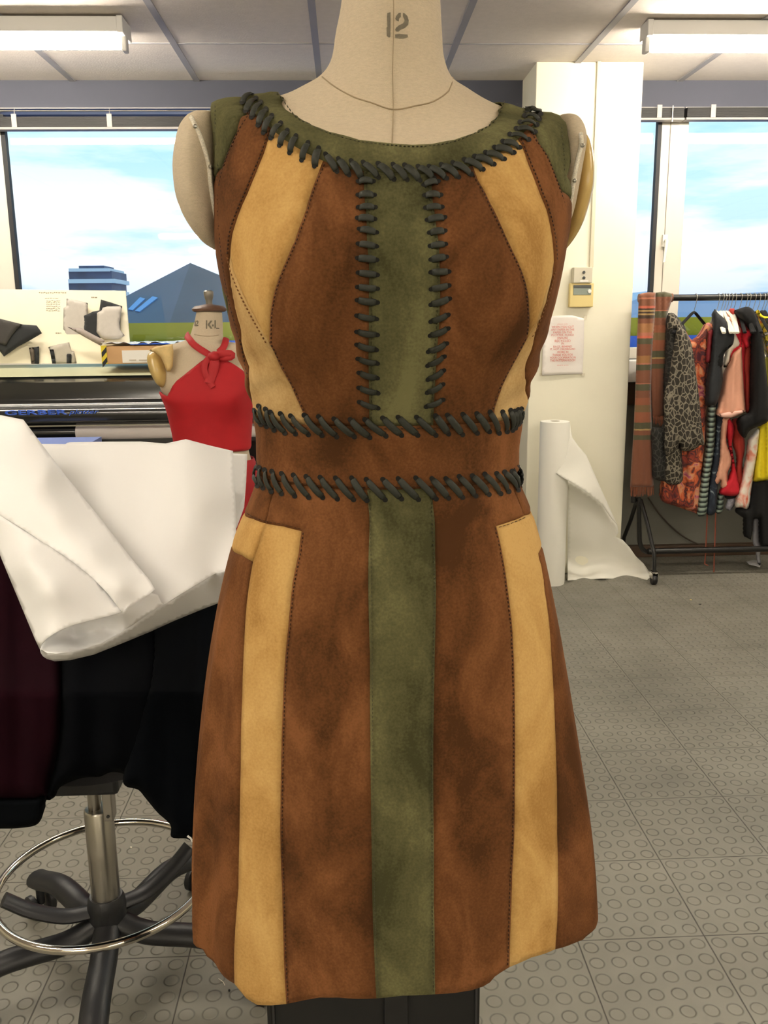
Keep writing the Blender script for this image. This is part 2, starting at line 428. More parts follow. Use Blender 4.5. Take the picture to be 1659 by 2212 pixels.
def floor_mat():
    m = bpy.data.materials.new('studded_rubber'); m.use_nodes = True; nt = m.node_tree; b = nt.nodes['Principled BSDF']; N = nt.nodes.new; L = nt.links.new
    def mth(op, a, b_=None, c=None):
        k = N('ShaderNodeMath'); k.operation = op
        for i, q in enumerate([a, b_, c]):
            if q is None: continue
            if hasattr(q, 'is_linked'): L(q, k.inputs[i])
            else: k.inputs[i].default_value = q
        return k.outputs[0]
    tc = N('ShaderNodeTexCoord'); sp = N('ShaderNodeSeparateXYZ'); L(tc.outputs['Object'], sp.inputs[0])
    T = .2745; p = T/6
    q0 = PZ(1315, 2212, 0); x0 = q0[0]; y0 = PZ(1250, 2032, 0)[1]
    X = mth('ADD', sp.outputs[0], FX-x0+100*T); Y = mth('ADD', sp.outputs[1], FY-y0+100*T)
    def cell(v): return mth('SUBTRACT', mth('FRACT', mth('DIVIDE', v, p)), .5)
    cx, cy = cell(X), cell(Y)
    r = mth('SQRT', mth('ADD', mth('MULTIPLY', cx, cx), mth('MULTIPLY', cy, cy)))
    mr = N('ShaderNodeMapRange'); mr.interpolation_type = 'SMOOTHSTEP'; L(r, mr.inputs[0]); mr.inputs[1].default_value = .345; mr.inputs[2].default_value = .27; mr.inputs[3].default_value = 0; mr.inputs[4].default_value = 1
    ring = N('ShaderNodeMapRange'); L(mth('ABSOLUTE', mth('SUBTRACT', r, .335)), ring.inputs[0]); ring.inputs[1].default_value = .055; ring.inputs[2].default_value = 0.0; ring.inputs[3].default_value = 0; ring.inputs[4].default_value = 1
    def seam(v, k): return mth('ABSOLUTE', mth('SUBTRACT', mth('FRACT', mth('ADD', mth('DIVIDE', v, T*k), .5)), .5))
    sx, sy = mth('MULTIPLY', seam(X, 1), T), mth('MULTIPLY', seam(Y, 1), T)
    s = mth('MINIMUM', sx, sy)
    sm = N('ShaderNodeMapRange'); L(s, sm.inputs[0]); sm.inputs[1].default_value = .0018; sm.inputs[2].default_value = .0004; sm.inputs[3].default_value = 0; sm.inputs[4].default_value = 1
    n1 = N('ShaderNodeTexNoise'); n1.inputs['Scale'].default_value = 2.2; n1.inputs['Detail'].default_value = 8; n1.inputs['Roughness'].default_value = .6; L(tc.outputs['Object'], n1.inputs[0])
    n2 = N('ShaderNodeTexNoise'); n2.inputs['Scale'].default_value = 9; n2.inputs['Detail'].default_value = 4; L(tc.outputs['Object'], n2.inputs[0])
    rp = N('ShaderNodeValToRGB'); L(n1.outputs[0], rp.inputs[0]); rp.color_ramp.elements[0].position = .3; rp.color_ramp.elements[0].color = srgb(112, 110, 100); rp.color_ramp.elements[1].position = .7; rp.color_ramp.elements[1].color = srgb(140, 137, 126)
    dirt = mth('MULTIPLY', ring.outputs[0], mth('MULTIPLY', n2.outputs[0], .85))
    tot = mth('MAXIMUM', dirt, mth('MULTIPLY', sm.outputs[0], .8))
    mx = N('ShaderNodeMix'); mx.data_type = 'RGBA'; L(tot, mx.inputs[0]); L(rp.outputs[0], mx.inputs[6]); mx.inputs[7].default_value = srgb(48, 44, 38)
    L(mx.outputs[2], b.inputs['Base Color'])
    hgt = mth('SUBTRACT', mth('ADD', mr.outputs[0], mth('MULTIPLY', n1.outputs[0], .3)), mth('MULTIPLY', sm.outputs[0], .8))
    bp = N('ShaderNodeBump'); bp.inputs['Strength'].default_value = .8; bp.inputs['Distance'].default_value = .0022; L(hgt, bp.inputs['Height']); L(bp.outputs[0], b.inputs['Normal'])
    rr = N('ShaderNodeMapRange'); L(n2.outputs[0], rr.inputs[0]); rr.inputs[3].default_value = .42; rr.inputs[4].default_value = .62; L(rr.outputs[0], b.inputs['Roughness'])
    b.inputs['Specular IOR Level'].default_value = .45
    return m
FX, FY = (XL+XR)/2, (YB+YW)/2
def struct(name, mb, m, **k):
    return tag(mb.build(name, m, **k), kind='structure')
struct('floor', MB().box((XL, YB, -.1), (XR, YW+.3, 0)), floor_mat())
FLO = bpy.data.objects['floor']
FLO.data.transform(Matrix.Translation((FLO.location.x-FX, FLO.location.y-FY, 0))); FLO.location.x = FX; FLO.location.y = FY

M_ceil = mat('ceiling_tile', (240, 230, 221), .9, var=.03, vscale=30, bump=.5, bscale=120)
M_grid = mat('ceiling_bar', (170, 168, 172), .6)
struct('ceiling', MB().box((XL, YB, ZC), (XR, YW+.3, ZC+.1)), M_ceil)
gx0 = PZ(682, 93, ZC)[0]; gy0 = PZ(700, 93, ZC)[1]
g = MB()
k = math.ceil((XL-gx0)/.598)
while gx0+k*.598 < XR:
    x = gx0+k*.598; g.box((x-.014, YB, ZC-.006), (x+.014, YW, ZC+.002)); k += 1
k = math.ceil((YB-gy0)/.598)
while gy0+k*.598 < YW:
    y = gy0+k*.598; g.box((XL, y-.004, ZC-.0045), (XR, y+.004, ZC+.002)); k += 1
struct('trim_1', g, M_grid)

# back wall with two window openings
zh = P(60, 236, YW)[2]; zs = 1.08
wl0, wl1 = P(-60, 500, YW)[0], 0.62
wr0, wr1 = 1.22, 4.6
w = MB()
for (x0, x1) in [(XL, wl0), (wl1, wr0), (wr1, XR)]: w.box((x0, YW, 0), (x1, YW+.3, ZC))
for (x0, x1) in [(wl0, wl1), (wr0, wr1)]:
    w.box((x0, YW, zh), (x1, YW+.3, ZC)); w.box((x0, YW, 0), (x1, YW+.3, zs))
struct('wall_back', w, M_wall)
struct('wall_left', MB().box((XL-.15, YB, 0), (XL, YW+.3, ZC)), M_cream)
struct('wall_right', MB().box((XR, YB, 0), (XR+.15, YW+.3, ZC)), M_cream)
struct('wall_front', MB().box((XL, YB-.15, 0), (XR, YB, ZC)), M_cream)
# lower facing of the right window wall, behind the clothes rail
zb = P(1500, 870, YW)[2]
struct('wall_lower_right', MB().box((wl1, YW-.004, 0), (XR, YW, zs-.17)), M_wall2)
struct('trim_2', MB().box((1.0, YW-.07, zb), (XR, YW-.006, P(1500, 824, YW-.07)[2])), M_brown, bevel=.004)
struct('trim_3', MB().box((1.0, YW-.16, P(1500, 824, YW-.16)[2]), (XR, YW+.12, zs-.002)), M_white, bevel=.004)
struct('trim_4', MB().box((XL, YW-.16, zs-.06), (wl1, YW+.12, zs-.002)), M_white, bevel=.004)
struct('baseboard_back', MB().box((XL, YW-.05, 0), (XR, YW-.006, P(1500, 1178, YW-.05)[2])), M_brown, bevel=.003)

M_glass = bpy.data.materials.new('glass'); M_glass.use_nodes = True
_nt = M_glass.node_tree; _nt.nodes.clear()
_o = _nt.nodes.new('ShaderNodeOutputMaterial'); _a = _nt.nodes.new('ShaderNodeBsdfTransparent'); _g = _nt.nodes.new('ShaderNodeBsdfGlossy'); _m = _nt.nodes.new('ShaderNodeMixShader')
_a.inputs[0].default_value = (.96, .98, 1, 1); _g.inputs['Roughness'].default_value = .02; _m.inputs[0].default_value = .05
_nt.links.new(_a.outputs[0], _m.inputs[1]); _nt.links.new(_g.outputs[0], _m.inputs[2]); _nt.links.new(_m.outputs[0], _o.inputs[0])

def window(name, x0, x1, posts):
    f = MB(); y0, y1 = YW+.02, YW+.09
    f.box((x0, y0, zs), (x1, y1, zs+.06)); f.box((x0, y0, zh-.006), (x1, y1, zh+.01))
    for a, b in posts: f.box((a, y0, zs+.06), (b, y1, zh-.02))
    o = struct(name, f, M_upvc, bevel=.004)
    tag(MB().box((x0, y0+.03, zs+.06), (x1, y0+.036, zh-.02)).build('window_glass', M_glass, o), kind=None)
    return o
pa, pb_ = P(1428, 300, YW+.02)[0], P(1487, 300, YW+.02)[0]
W1 = window('window_1', wl0, wl1, [(wl0, P(14, 400, YW+.02)[0])])
W2 = window('window_2', wr0, wr1, [(pa, pb_), (3.0, 3.14)])
gk = MB(); x = P(22, 400, YW+.02)[0]; gk.box((x-.022, YW+.015, zs+.06), (x, YW+.05, zh-.02)).build('window_gasket', M_gasket, W1)
gk = MB(); gk.box((pa-.02, YW+.015, zs+.06), (pa, YW+.05, zh-.02)); x = (pa+pb_)/2-.025
gk.build('window_gasket', M_gasket, W2)
MB().box((x-.0015, YW+.017, zs+.06), (x+.0015, YW+.02, zh-.02)).build('window_joint', mat('joint', (120, 112, 100), .6), W2)
hd = MB(); hz = P(1434, 520, YW)[2]
hx = P(1437, 520, YW)[0]
hd.box((hx-.012, YW+.0, hz-.03), (hx+.012, YW+.018, hz+.03)); hd.tube([(hx, YW+.0, hz), (hx-.002, YW-.03, hz), (hx-.012, YW-.034, hz-.11)], [.008, .009, .007], 10)
hd.build('window_handle', M_white, W2, smooth=True)

# column between the windows
cx0, cx1, cy0 = P(1155, 300, 4.36)[0], P(1383, 300, 4.36)[0], 4.36
struct('wall_column', MB().box((cx0, cy0, 0), (cx1, YW+.1, ZC)), M_cream, bevel=.004)
t = P(1287, 300, cy0)[0]
cd = MB().box((t-.009, cy0-.012, P(1277, 578, cy0)[2]), (t+.009, cy0, ZC))
tag(cd.build('cable_conduit', mat('conduit_white', (214, 205, 180), .5), bevel=.002), 'thin cream cable trunking running up the white column to the ceiling', 'conduit')

# raised venetian blinds
M_blind = mat('blind_slat', (30, 29, 28), .5, metal=.2)
M_blindl = mat('blind_rail', (150, 146, 144), .45)
M_clip = mat('blind_clip', (170, 164, 158), .5)
def blind(x0, x1, pyc, py_top, clips, label, wand=None):
    y = YW-.028
    z0 = pyc(y); zt = zh+.03
    r = empty('venetian_blind', ((x0+x1)/2, y, z0), label, 'blind')
    MB().box((x0, y-.012, zh-.006), (x1, y+.02, zh-.001)).build('head_rail', M_blindl, r)
    s = MB(); n = 14
    for i in range(n):
        z = z0+.014+i*.0032; s.box((x0+.004, y-.025, z), (x1-.004, y+.025, z+.0022))
    s.build('slat_stack', M_blind, r)
    MB().box((x0, y-.026, z0), (x1, y+.026, z0+.012)).build('bottom_rail', M_blindl, r, bevel=.002)
    for c in clips:
        xc = P(c, 260, y-.03)[0]; MB().box((xc-.012, y-.030, z0+.01), (xc+.012, y-.026, z0+.07)).build('clip', M_clip, r)
        MB().tube([(xc, y-.02, z0+.06), (xc, y-.008, zh-.002)], .0015, 6).build('cord', M_clip, r)
    return r
blind(wl0+.02, wl1-.03, lambda y: P(200, 279, y-.03)[2], 0, [30, 236], 'raised venetian blind with dark slats across the top of the left window')
b2 = blind(wr0+.02, P(1486, 240, YW-.08)[0]-.004, lambda y: P(1420, 259, y-.03)[2], 0, [1424], 'short raised blind between the white column and the window post')
blind(P(1486, 240, YW-.08)[0]+.004, 4.5, lambda y: P(1600, 258, y-.03)[2], 0, [1540], 'raised blind right of the window post above the clothes rack')
q = P(1454, 228, YW-.06)
tag(MB().tube([q, q+np.array([0, 0, -.04]), q+np.array([0, 0, -.075])], [.0025, .0025, .004], 8).build('blind_cord', M_white), 'white pull cord hanging short in front of the window post', 'cord')

# ------------------------------------------------------------------ strip lights
M_lampbody = mat('lamp_body', (226, 224, 220), .5)
M_tube = bpy.data.materials.new('lamp_tube'); M_tube.use_nodes = True
_b = M_tube.node_tree.nodes['Principled BSDF']; _b.inputs['Base Color'].default_value = (.9, .9, .9, 1)
_b.inputs['Emission Color'].default_value = (1.0, .905, .76, 1); _b.inputs['Emission Strength'].default_value = LAMP
def lamp(x0, x1, y, label, w=.045, dz=.092):
    r = empty('strip_light', ((x0+x1)/2, y, ZC-.12), label, 'light', 'fluorescent strip lights on the ceiling')
    b = MB(); b.box((x0, y-w, ZC-.062), (x1, y+w, ZC-.008)); b.build('lamp_body', M_lampbody, r, bevel=.004)
    for x in (x0, x1):
        e = MB(); e.box((x-.012, y-w-.005, ZC-.066), (x+.012, y+w+.005, ZC-.006)); e.box((x-.010, y-.022, ZC-.118), (x+.010, y+.022, ZC-.064)); e.build('end_cap', M_lampbody, r, bevel=.004)
    d = MB(); d.lathe((x0+.014, y, ZC-dz), [(.019, 0), (.0225, .01), (.0225, x1-x0-.038), (.019, x1-x0-.028)], 20, 'x'); d.build('tube', M_tube, r, smooth=True)
    return r
yl = PZ(270, 42, ZC)[1]
xl = P(268, 70, yl)[0]; xr = P(1397, 70, yl)[0]
lamp(xl-1.5, xl, yl, 'lit fluorescent strip light at the upper left of the ceiling', .07, .086)
lamp(xr, xr+1.5, yl, 'lit fluorescent strip light at the upper right above the clothes rack')
for yy, wd in ((.7, 'nearest above the dress, out of view'), (-2.3, 'first behind the camera, out of view'), (-4.6, 'last before the front wall, out of view')):  # unseen rows, added and placed to light the dress and paper
    lamp(xl-1.5, xl, yy, 'left fluorescent strip light '+wd)
    lamp(xr, xr+1.5, yy, 'right fluorescent strip light '+wd)

# ------------------------------------------------------------------ outside
M_roof = mat('slate_roof', (84, 90, 108), .8, var=.12, vscale=.4)
M_roof2 = mat('slate_roof_b', (96, 103, 124), .8, var=.1, vscale=.4)
M_sky = mat('roof_glass', (120, 165, 225), .2)
M_green = mat('green_panel', (160, 142, 0), .7, var=.2, vscale=.5)
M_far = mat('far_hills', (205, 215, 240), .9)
r = MB(); Y0, Y1 = 30., 44.
A, Bp = P(190, 700, Y0), P(620, 700, Y0)
pk = P(411, 568, 37.); lft = P(160, 690, 37.); bk0 = np.array([A[0], Y1, A[2]]); bk1 = np.array([Bp[0], Y1, Bp[2]])
A, Bp = P(40, 760, Y0), P(860, 760, Y0); A = np.array(A); bk0 = np.array([A[0], Y1, A[2]]); bk1 = np.array([Bp[0], Y1, Bp[2]])
bs = empty('roof_building', (pk[0], 37, A[2]-6), 'dark blue slate roof building with skylights outside the left window', 'building')
f = MB(); f.add([A, P(345, 760, Y0), pk, bk0], [(0, 1, 2, 3)]); f.cur = 1; f.add([P(345, 760, Y0), Bp, pk, bk1], [(0, 1, 2), (1, 3, 2)]); f.cur = 0; f.add([bk0, bk1, pk], [(0, 2, 1)])
RO = f.build('roof', [M_roof2, M_roof], bs, solid=.2)
MB().box((A[0]+.3, Y0+.3, -12), (Bp[0]-.3, Y1-.3, A[2])).build('wall', M_roof, bs)
for (u0, u1) in [((278, 668), (314, 643)), ((293, 671), (341, 641))]:
    a, b = u0, u1
    def onroof(px, py):
        p0, n = np.array(A), np.cross(P(345, 760, Y0)-A, pk-A); d = ray(px, py); return C0+d*(((p0-C0)@n)/(d@n))-np.array([0, .12, 0])
    s = MB(); q = [onroof(a[0], a[1]), onroof(a[0]+10, a[1]+2), onroof(b[0]+1, b[1]+2), onroof(b[0]-10, b[1]-1)]
    s.prism(q, (0, .1, -.05)); s.build('skylight', M_sky, bs)
tw = empty('tower_block', (P(195, 600, 120)[0], 121, -20), 'distant dark tower block with white bands on the skyline', 'building')
M_tw = mat('tower_dark', (66, 84, 120), .6, var=.3, vscale=.6); M_tww = mat('tower_white', (235, 240, 248), .6)
def bt(x0, y0, x1, y1, Y, m, nm, d=8):
    a, b = P(x0, y0, Y), P(x1, y1, Y); MB().box((a[0], Y, b[2]), (b[0], Y+d, a[2])).build(nm, m, tw)
bt(170, 574, 225, 580, 120, M_tw, 'plant_room', 5); bt(148, 580, 236, 586, 119.5, M_tww, 'roof_slab')
for y in (586, 611, 636, 662): bt(148, y, 242, y+17, 120, M_tw, 'storey'); bt(147, y+17, 248, y+25, 119.5, M_tww, 'balcony_band')
MB().box((P(150, 690, 121)[0], 121, -25), (P(240, 690, 121)[0], 127, P(200, 686, 120)[2])).build('wall', M_tw, tw)
gp = MB(); a, b = P(200, 699, 14), P(200, 739, 14); gp.box((-14, 14, b[2]), (20, 14.3, a[2]))
tag(gp.build('green_parapet', M_green), 'long yellow-green parapet band outside below the skyline', 'parapet')
struct('ground_outside', MB().box((-150, 14.3, -12.2), (200, 400, -12)), mat('outside_ground', (90, 110, 150), .9))
gb = MB(); gb.box((-14, 13.9, -12), (20, 14.2, b[2])); tag(gb.build('blue_facade', mat('blue_facade', (60, 92, 170), .7, var=.3, vscale=.8)), 'dull blue building front under the green parapet outside', 'building')
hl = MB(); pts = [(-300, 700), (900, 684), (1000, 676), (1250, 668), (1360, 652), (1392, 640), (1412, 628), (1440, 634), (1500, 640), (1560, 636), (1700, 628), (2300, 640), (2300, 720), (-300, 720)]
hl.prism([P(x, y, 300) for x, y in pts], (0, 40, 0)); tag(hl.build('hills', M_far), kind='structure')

# ------------------------------------------------------------------ things on the column
def boxpx(name, x0, y0, x1, y1, Y, d, m, parent=None, bev=.003):
    a, b = P(x0, y0, Y), P(x1, y1, Y); return MB().box((a[0], Y, a[2]), (b[0], Y+d, b[2])).build(name, m, parent, bevel=bev)
M_sw = mat('grey_plastic', (206, 200, 180), .45); M_th = mat('beige_plastic', (226, 206, 140), .5); M_lcd = mat('lcd', (132, 142, 132), .25); M_dk = mat('dark_grey', (60, 64, 62), .4)
M_chr = mat('chrome', (200, 198, 192), .18, metal=1)
c = P(1258, 612, cy0-.04)
sw = empty('switch_box', (c[0], cy0, c[2]), 'small grey box with two round keys on the white column', 'switch')
boxpx('body', 1240, 577, 1279, 611, cy0-.04, .04, M_sw, sw)
for y in (588, 600):
    q = P(1262, y, cy0-.046); MB().lathe((q[0], q[1], q[2]), [(.005, 0), (.007, .002), (.007, .007)], 14, 'y').build('key_switch', M_dk, sw)
boxpx('sticker', 1253, 605, 1271, 609, cy0-.041, .001, M_white, sw, 0)
c = P(1256, 663, cy0-.03)
th_ = empty('thermostat', (c[0], cy0, c[2]), 'beige thermostat with small grey screen below the grey switch box', 'thermostat')
boxpx('body', 1232, 612, 1281, 663, cy0-.03, .03, M_th, th_)
boxpx('screen', 1239, 617, 1277, 637, cy0-.032, .003, M_lcd, th_, .001)
boxpx('screen_cover', 1239, 616, 1277, 622, cy0-.0335, .002, M_dk, th_, .001)
q = P(1274, 629, cy0-.035); MB().lathe((q[0], q[1], q[2]), [(.004, 0), (.009, .001), (.009, .003)], 16, 'y').build('sticker', M_white, th_)

# notice in a plastic sleeve
M_paperN = mat('notice_paper', (236, 230, 224), .35, bump=.6, bscale=14, spec=.6)
M_red = mat('red_ink', (214, 122, 112), .7)
c = P(1215, 806, cy0-.006)
no_ = empty('paper_notice', (c[0], cy0, c[2]), 'notice with pink printed lines in a plastic sleeve taped to the column', 'notice')
mb = MB(); patch(mb, [(1174, 688), (1200, 682), (1235, 681), (1262, 688), (1261, 750), (1258, 808), (1215, 809), (1171, 811), (1172, 750)],
    [(1174, 688, cy0-.006), (1262, 688, cy0-.012), (1258, 808, cy0-.006), (1171, 811, cy0-.012), (1215, 740, cy0-.010), (1215, 760, cy0-.014), (1190, 720, cy0-.005), (1240, 780, cy0-.006)], 7)
mb.build('sleeve', M_paperN, no_, smooth='all', solid=.001)
for (a, b, c_, d) in [(1262, 680, 1268, 690), (1166, 806, 1174, 812), (1256, 806, 1264, 812)]:
    boxpx('tape', a, b, c_, d, cy0-.004, .003, mat('tape_clear', (226, 218, 196), .3), no_, 0)
def txt(name, s, px, py, Y, hpx, m, parent, wpx=None, shear=0, depth=.0006, bold=0):
    cu = bpy.data.curves.new(name, 'FONT'); cu.body = s; cu.size = 1; cu.align_x = 'CENTER'; cu.align_y = 'CENTER'; cu.shear = shear; cu.offset = bold; cu.resolution_u = 3
    t = bpy.data.objects.new('tmp', cu); COL.objects.link(t); bpy.context.view_layer.update()
    me = bpy.data.meshes.new_from_object(t.evaluated_get(bpy.context.evaluated_depsgraph_get())); COL.objects.unlink(t); bpy.data.objects.remove(t)
    co = np.array([v.co[:] for v in me.vertices]); lo, hi = co.min(0), co.max(0); c = (lo+hi)/2
    h = (P(px, py-hpx/2, Y)-P(px, py+hpx/2, Y))[2]; s_ = h/(hi-lo)[1]; sx = s_
    if wpx: sx = (P(px+wpx/2, py, Y)-P(px-wpx/2, py, Y))[0]/(hi-lo)[0]
    q = P(px, py, Y)
    for v, p in zip(me.vertices, co): v.co = (q[0]+(p[0]-c[0])*sx, Y, q[2]+(p[1]-c[1])*s_)
    me.materials.clear(); me.materials.append(m); o = link(name, me, parent); k = o.modifiers.new('t', 'SOLIDIFY'); k.thickness = depth; return o
lines = [('please note', 700, 22, 2), ('WHEN YOU CUT', 706, 48, 4.6), ('ANY PAPER IN THE', 712, 50, 4.6), ('PAPER ON THE', 718, 40, 4.6), ('PLOTTER, PLEASE', 724, 48, 4.6), ('ENSURE', 730, 22, 4.6), ('RECYCLED', 736.5, 34, 5.4), ('IN', 742, 5, 4.6), ('BAGS, BEHIND', 749, 40, 5.4), ('IT, NOT CARDBOARD', 754.5, 54, 4.6), ('WORK IN', 760.5, 24, 4.6), ('THANK YOU FOR', 766.5, 44, 4.6), ('YOUR COOPERATION', 772.5, 56, 4.6), ('THE PATTERN ROOM', 778.5, 54, 4.6), ('thank you', 789, 24, 2)]
for s_, y, wd, h in lines: txt('printed_line', s_, 1215.5, y, cy0-.018, h, M_red, no_, wpx=wd)
# ------------------------------------------------------------------ the suede dress on its dress form
Y0D = .92
rows = [(735,-150,952,-150,.050,.050,2),(729,-60,957,-60,.053,.053,2),(727,0,961,0,.055,.055,2),(714,72,965,69,.057,.057,2),(704,127,970,125,.060,.060,2,.010),(685,153,984,158,.064,.064,2,.018),
 (654,171,1012,177,.070,.070,2,.026),(604,193,1067,209,.077,.075,2,.032),(520,206,1152,238,.084,.080,2.1,.034),(470,213,1203,244,.088,.085,2.3,.034),(454,222,1219,257,.092,.09,2.4,.033),
 (455,250,1222,285,.099,.10,2.4,.025),(460,300,1226,330,.108,.105,2.4,.013),(463,400,1227,420,.122,.115,2.4,.003),(464,470,1225,480,.132,.115,2.4),(466,540,1215,545,.138,.115,2.3),
 (475,600,1206,600,.139,.11,2.2),(497,700,1182,700,.132,.10,2.2),(523,800,1153,800,.118,.095,2.2),(547,900,1128,900,.105,.09,2.2),(552,970,1120,970,.099,.088,2.2),
 (551,1035,1122,1035,.099,.09,2.2),(538,1075,1140,1080,.102,.10,2.2),(507,1150,1163,1150,.111,.115,2.2),(480,1250,1186,1250,.122,.13,2.2),(452,1400,1214,1400,.135,.14,2.2),
 (429,1600,1246,1600,.150,.15,2.2),(417,1800,1274,1800,.162,.16,2.25),(416,1900,1281,1900,.167,.165,2.25),(421,1985,1284,1990,.171,.17,2.25),(428,2100,1287,2100,.176,.175,2.25),(438,2260,1291,2260,.182,.18,2.25)]
DR = Body(rows, Y0D, k=.992)
v_b = DR.vat(640); v_w = DR.vat(975); v_h = DR.vat(1250); v_e = DR.V[-1]
def disp(th, v):
    g = lambda c, s, vc, sv: np.exp(-((th-c)/s)**2-((v-vc)/sv)**2)
    b = .017*g(-.58, .36, v_b, .065)+.017*g(.58, .36, v_b, .065)
    sk = np.clip((v-v_h)/(v_e-v_h), 0, 1)
    front = np.clip(np.cos(th)*1.3, 0, 1)
    f = sk*(.0045*np.sin(th*5.2+.6+1.5*v)+.003*np.sin(th*9+2.0)+.004*np.sin(th*2.2-v*9))*front
    f += sk**.6*(.007*np.exp(-((th+1.19)/.055)**2)-.006*np.exp(-((th+1.04)/.09)**2)-.004*np.exp(-((th+1.34)/.07)**2)+.006*np.exp(-((th-1.15)/.1)**2))
    ws = np.exp(-((v-v_w+.07)/.05)**2); f += ws*.0018*np.sin(v*170+th*6)*np.clip(np.abs(np.sin(th))*2-.9, 0, 1)
    f += sk*.0025*np.sin(v*26+th*3.1)*np.sin(th*4)*front
    return b+f
DR.disp = disp; DR.cache()

S_brown = suede('brown_suede', (101, 64, 36), (70, 43, 23), (124, 81, 48))
S_tan = suede('tan_suede', (190, 150, 90), (162, 122, 68), (206, 168, 106))
S_tanp = suede('pale_tan_suede', (186, 153, 102), (160, 124, 76), (204, 172, 120))
S_green = suede('green_suede', (88, 86, 57), (62, 61, 38), (112, 109, 74))
M_thr = mat('brown_thread', (62, 34, 14), .8); M_thrt = mat('tan_thread', (120, 78, 34), .8); M_thrg = mat('green_thread', (64, 62, 40), .8)
M_cord = mat('leather_cord', (43, 45, 38), .62, var=.18, vscale=60, bump=.15, bscale=500, spec=.35)
M_hole = mat('punched_hole', (14, 12, 8), .9); M_under = mat('under_thread', (168, 166, 150), .8)
M_lin = mat('linen_canvas', (204, 188, 162), .9, var=.07, vscale=220, bump=.5, bscale=650, stretch=(1, 1, 3))
M_linseam = mat('linen_seam', (158, 140, 112), .9)

base = PZ(855, 2300, 0)
form = empty('dress_form', (.03, Y0D, 0), 'linen dress form with 12 stencilled on the neck, wearing the suede dress', 'dress form')
vt = 0.0; v_waist = DR.vat(975)
DR.grid('torso', 0.0, v_waist, M_lin, form, off=-.0045, nth=90, nv=150)
# hips under the skirt
hr = [(552,970,1120,970,.094,.085,2.1),(545,1060,1130,1060,.10,.09,2.1),(520,1200,1150,1200,.105,.12,2.1),(508,1340,1160,1340,.105,.125,2.1),(515,1500,1150,1500,.10,.12,2.1),(525,1640,1140,1640,.095,.11,2.1)]
HB = Body(hr, Y0D, k=.97); HB.grid('hips', 0, HB.V[-1], M_lin, form, off=-.004, nth=64, nv=30)
def seam(B, name, cv, m, parent, r=.0006, off=-.0040):
    c = smooth_curve(cv, 10); th, v = B.inv(c); p = B.S(th, v)+B.N(th, v)*off
    return MB().tube(p, r, 6).build(name, m, parent, smooth=True)
seam(DR, 'neck_seam', [(690,158),(720,180),(760,202),(800,215),(850,230),(900,222),(940,212),(975,188),(985,160)], M_linseam, form)
seam(DR, 'centre_seam', [(851,-40),(851,60),(849,150),(850,230),(847,306)], M_linseam, form, r=.0004)
def glyph(B, polys, m, parent, name, off):
    mb = MB()
    for pl in polys:
        pc = np.array(pl, float); pb, vs, fs = fill(smooth_curve(np.vstack([pc, pc[:1]]), 3, tension=False)[:-1], 5)
        th, v = B.inv(vs); p = B.S(th, v)+B.N(th, v)*off
        g_ = np.cross(p[fs[0][1]]-p[fs[0][0]], p[fs[0][2]]-p[fs[0][0]])
        if g_@B.N(th[:1], v[:1])[0] < 0: fs = [tuple(reversed(f)) for f in fs]
        mb.add(p, fs)
    return mb.build(name, m, parent)
M_ink = mat('stencil_ink', (112, 104, 88), .85, var=.25, vscale=180)
def arc(cx, cy, rx, ry, a0, a1, n=10): return [(cx+rx*math.cos(math.radians(a)), cy+ry*math.sin(math.radians(a))) for a in np.linspace(a0, a1, n)]
zz = lambda L_: [(800+x/13.825, y/13.825) for x, y in L_]
two = [arc(872, 38, 14.5, 16, -118, 40, 10)+arc(872, 38, 7.5, 8, 40, -118, 10), [(883, 50), (872, 60), (858, 69), (856, 68), (860, 60), (870, 52), (877, 45), (884, 46)], [(859, 71), (884, 70), (884, 76), (859, 77)], arc(862, 31, 4, 6, 60, 300, 8)]
two[0] = arc(872, 38, 15, 16, -165, 35, 12)+arc(872, 38, 7, 8.5, 35, -165, 12)
two.pop()
glyph(DR, [zz([(500,335),(605,305),(608,760),(600,1050),(560,1070),(485,1020),(478,770),(505,740),(495,560)]), zz([(760,500),(790,420),(870,330),(940,325),(940,450),(880,510),(875,585),(780,550)]), zz([(1010,330),(1060,340),(1150,420),(1195,560),(1180,690),(1080,780),(930,840),(860,895),(780,885),(755,830),(790,770),(880,700),(1010,650),(1060,580),(1055,520),(1010,440)]), zz([(750,975),(900,960),(1160,980),(1175,1060),(1020,1095),(890,1095),(760,1070)])], M_ink, form, 'size_stencil', -.0040)
# neck cap and finial (above the frame)
ct = DR.S(0., 0.)[0]; cz = ct[2]; cxm = DR.par(np.array([0.]))[0][0]
MB().lathe((cxm, Y0D, cz-.002), [(.060, 0), (.063, .004), (.060, .012), (.02, .022), (.008, .026), (.008, .04), (.013, .055), (.012, .066), (0.004, .068)], 40).build('neck_cap', mat('dark_wood', (92, 64, 48), .45), form, smooth=True)
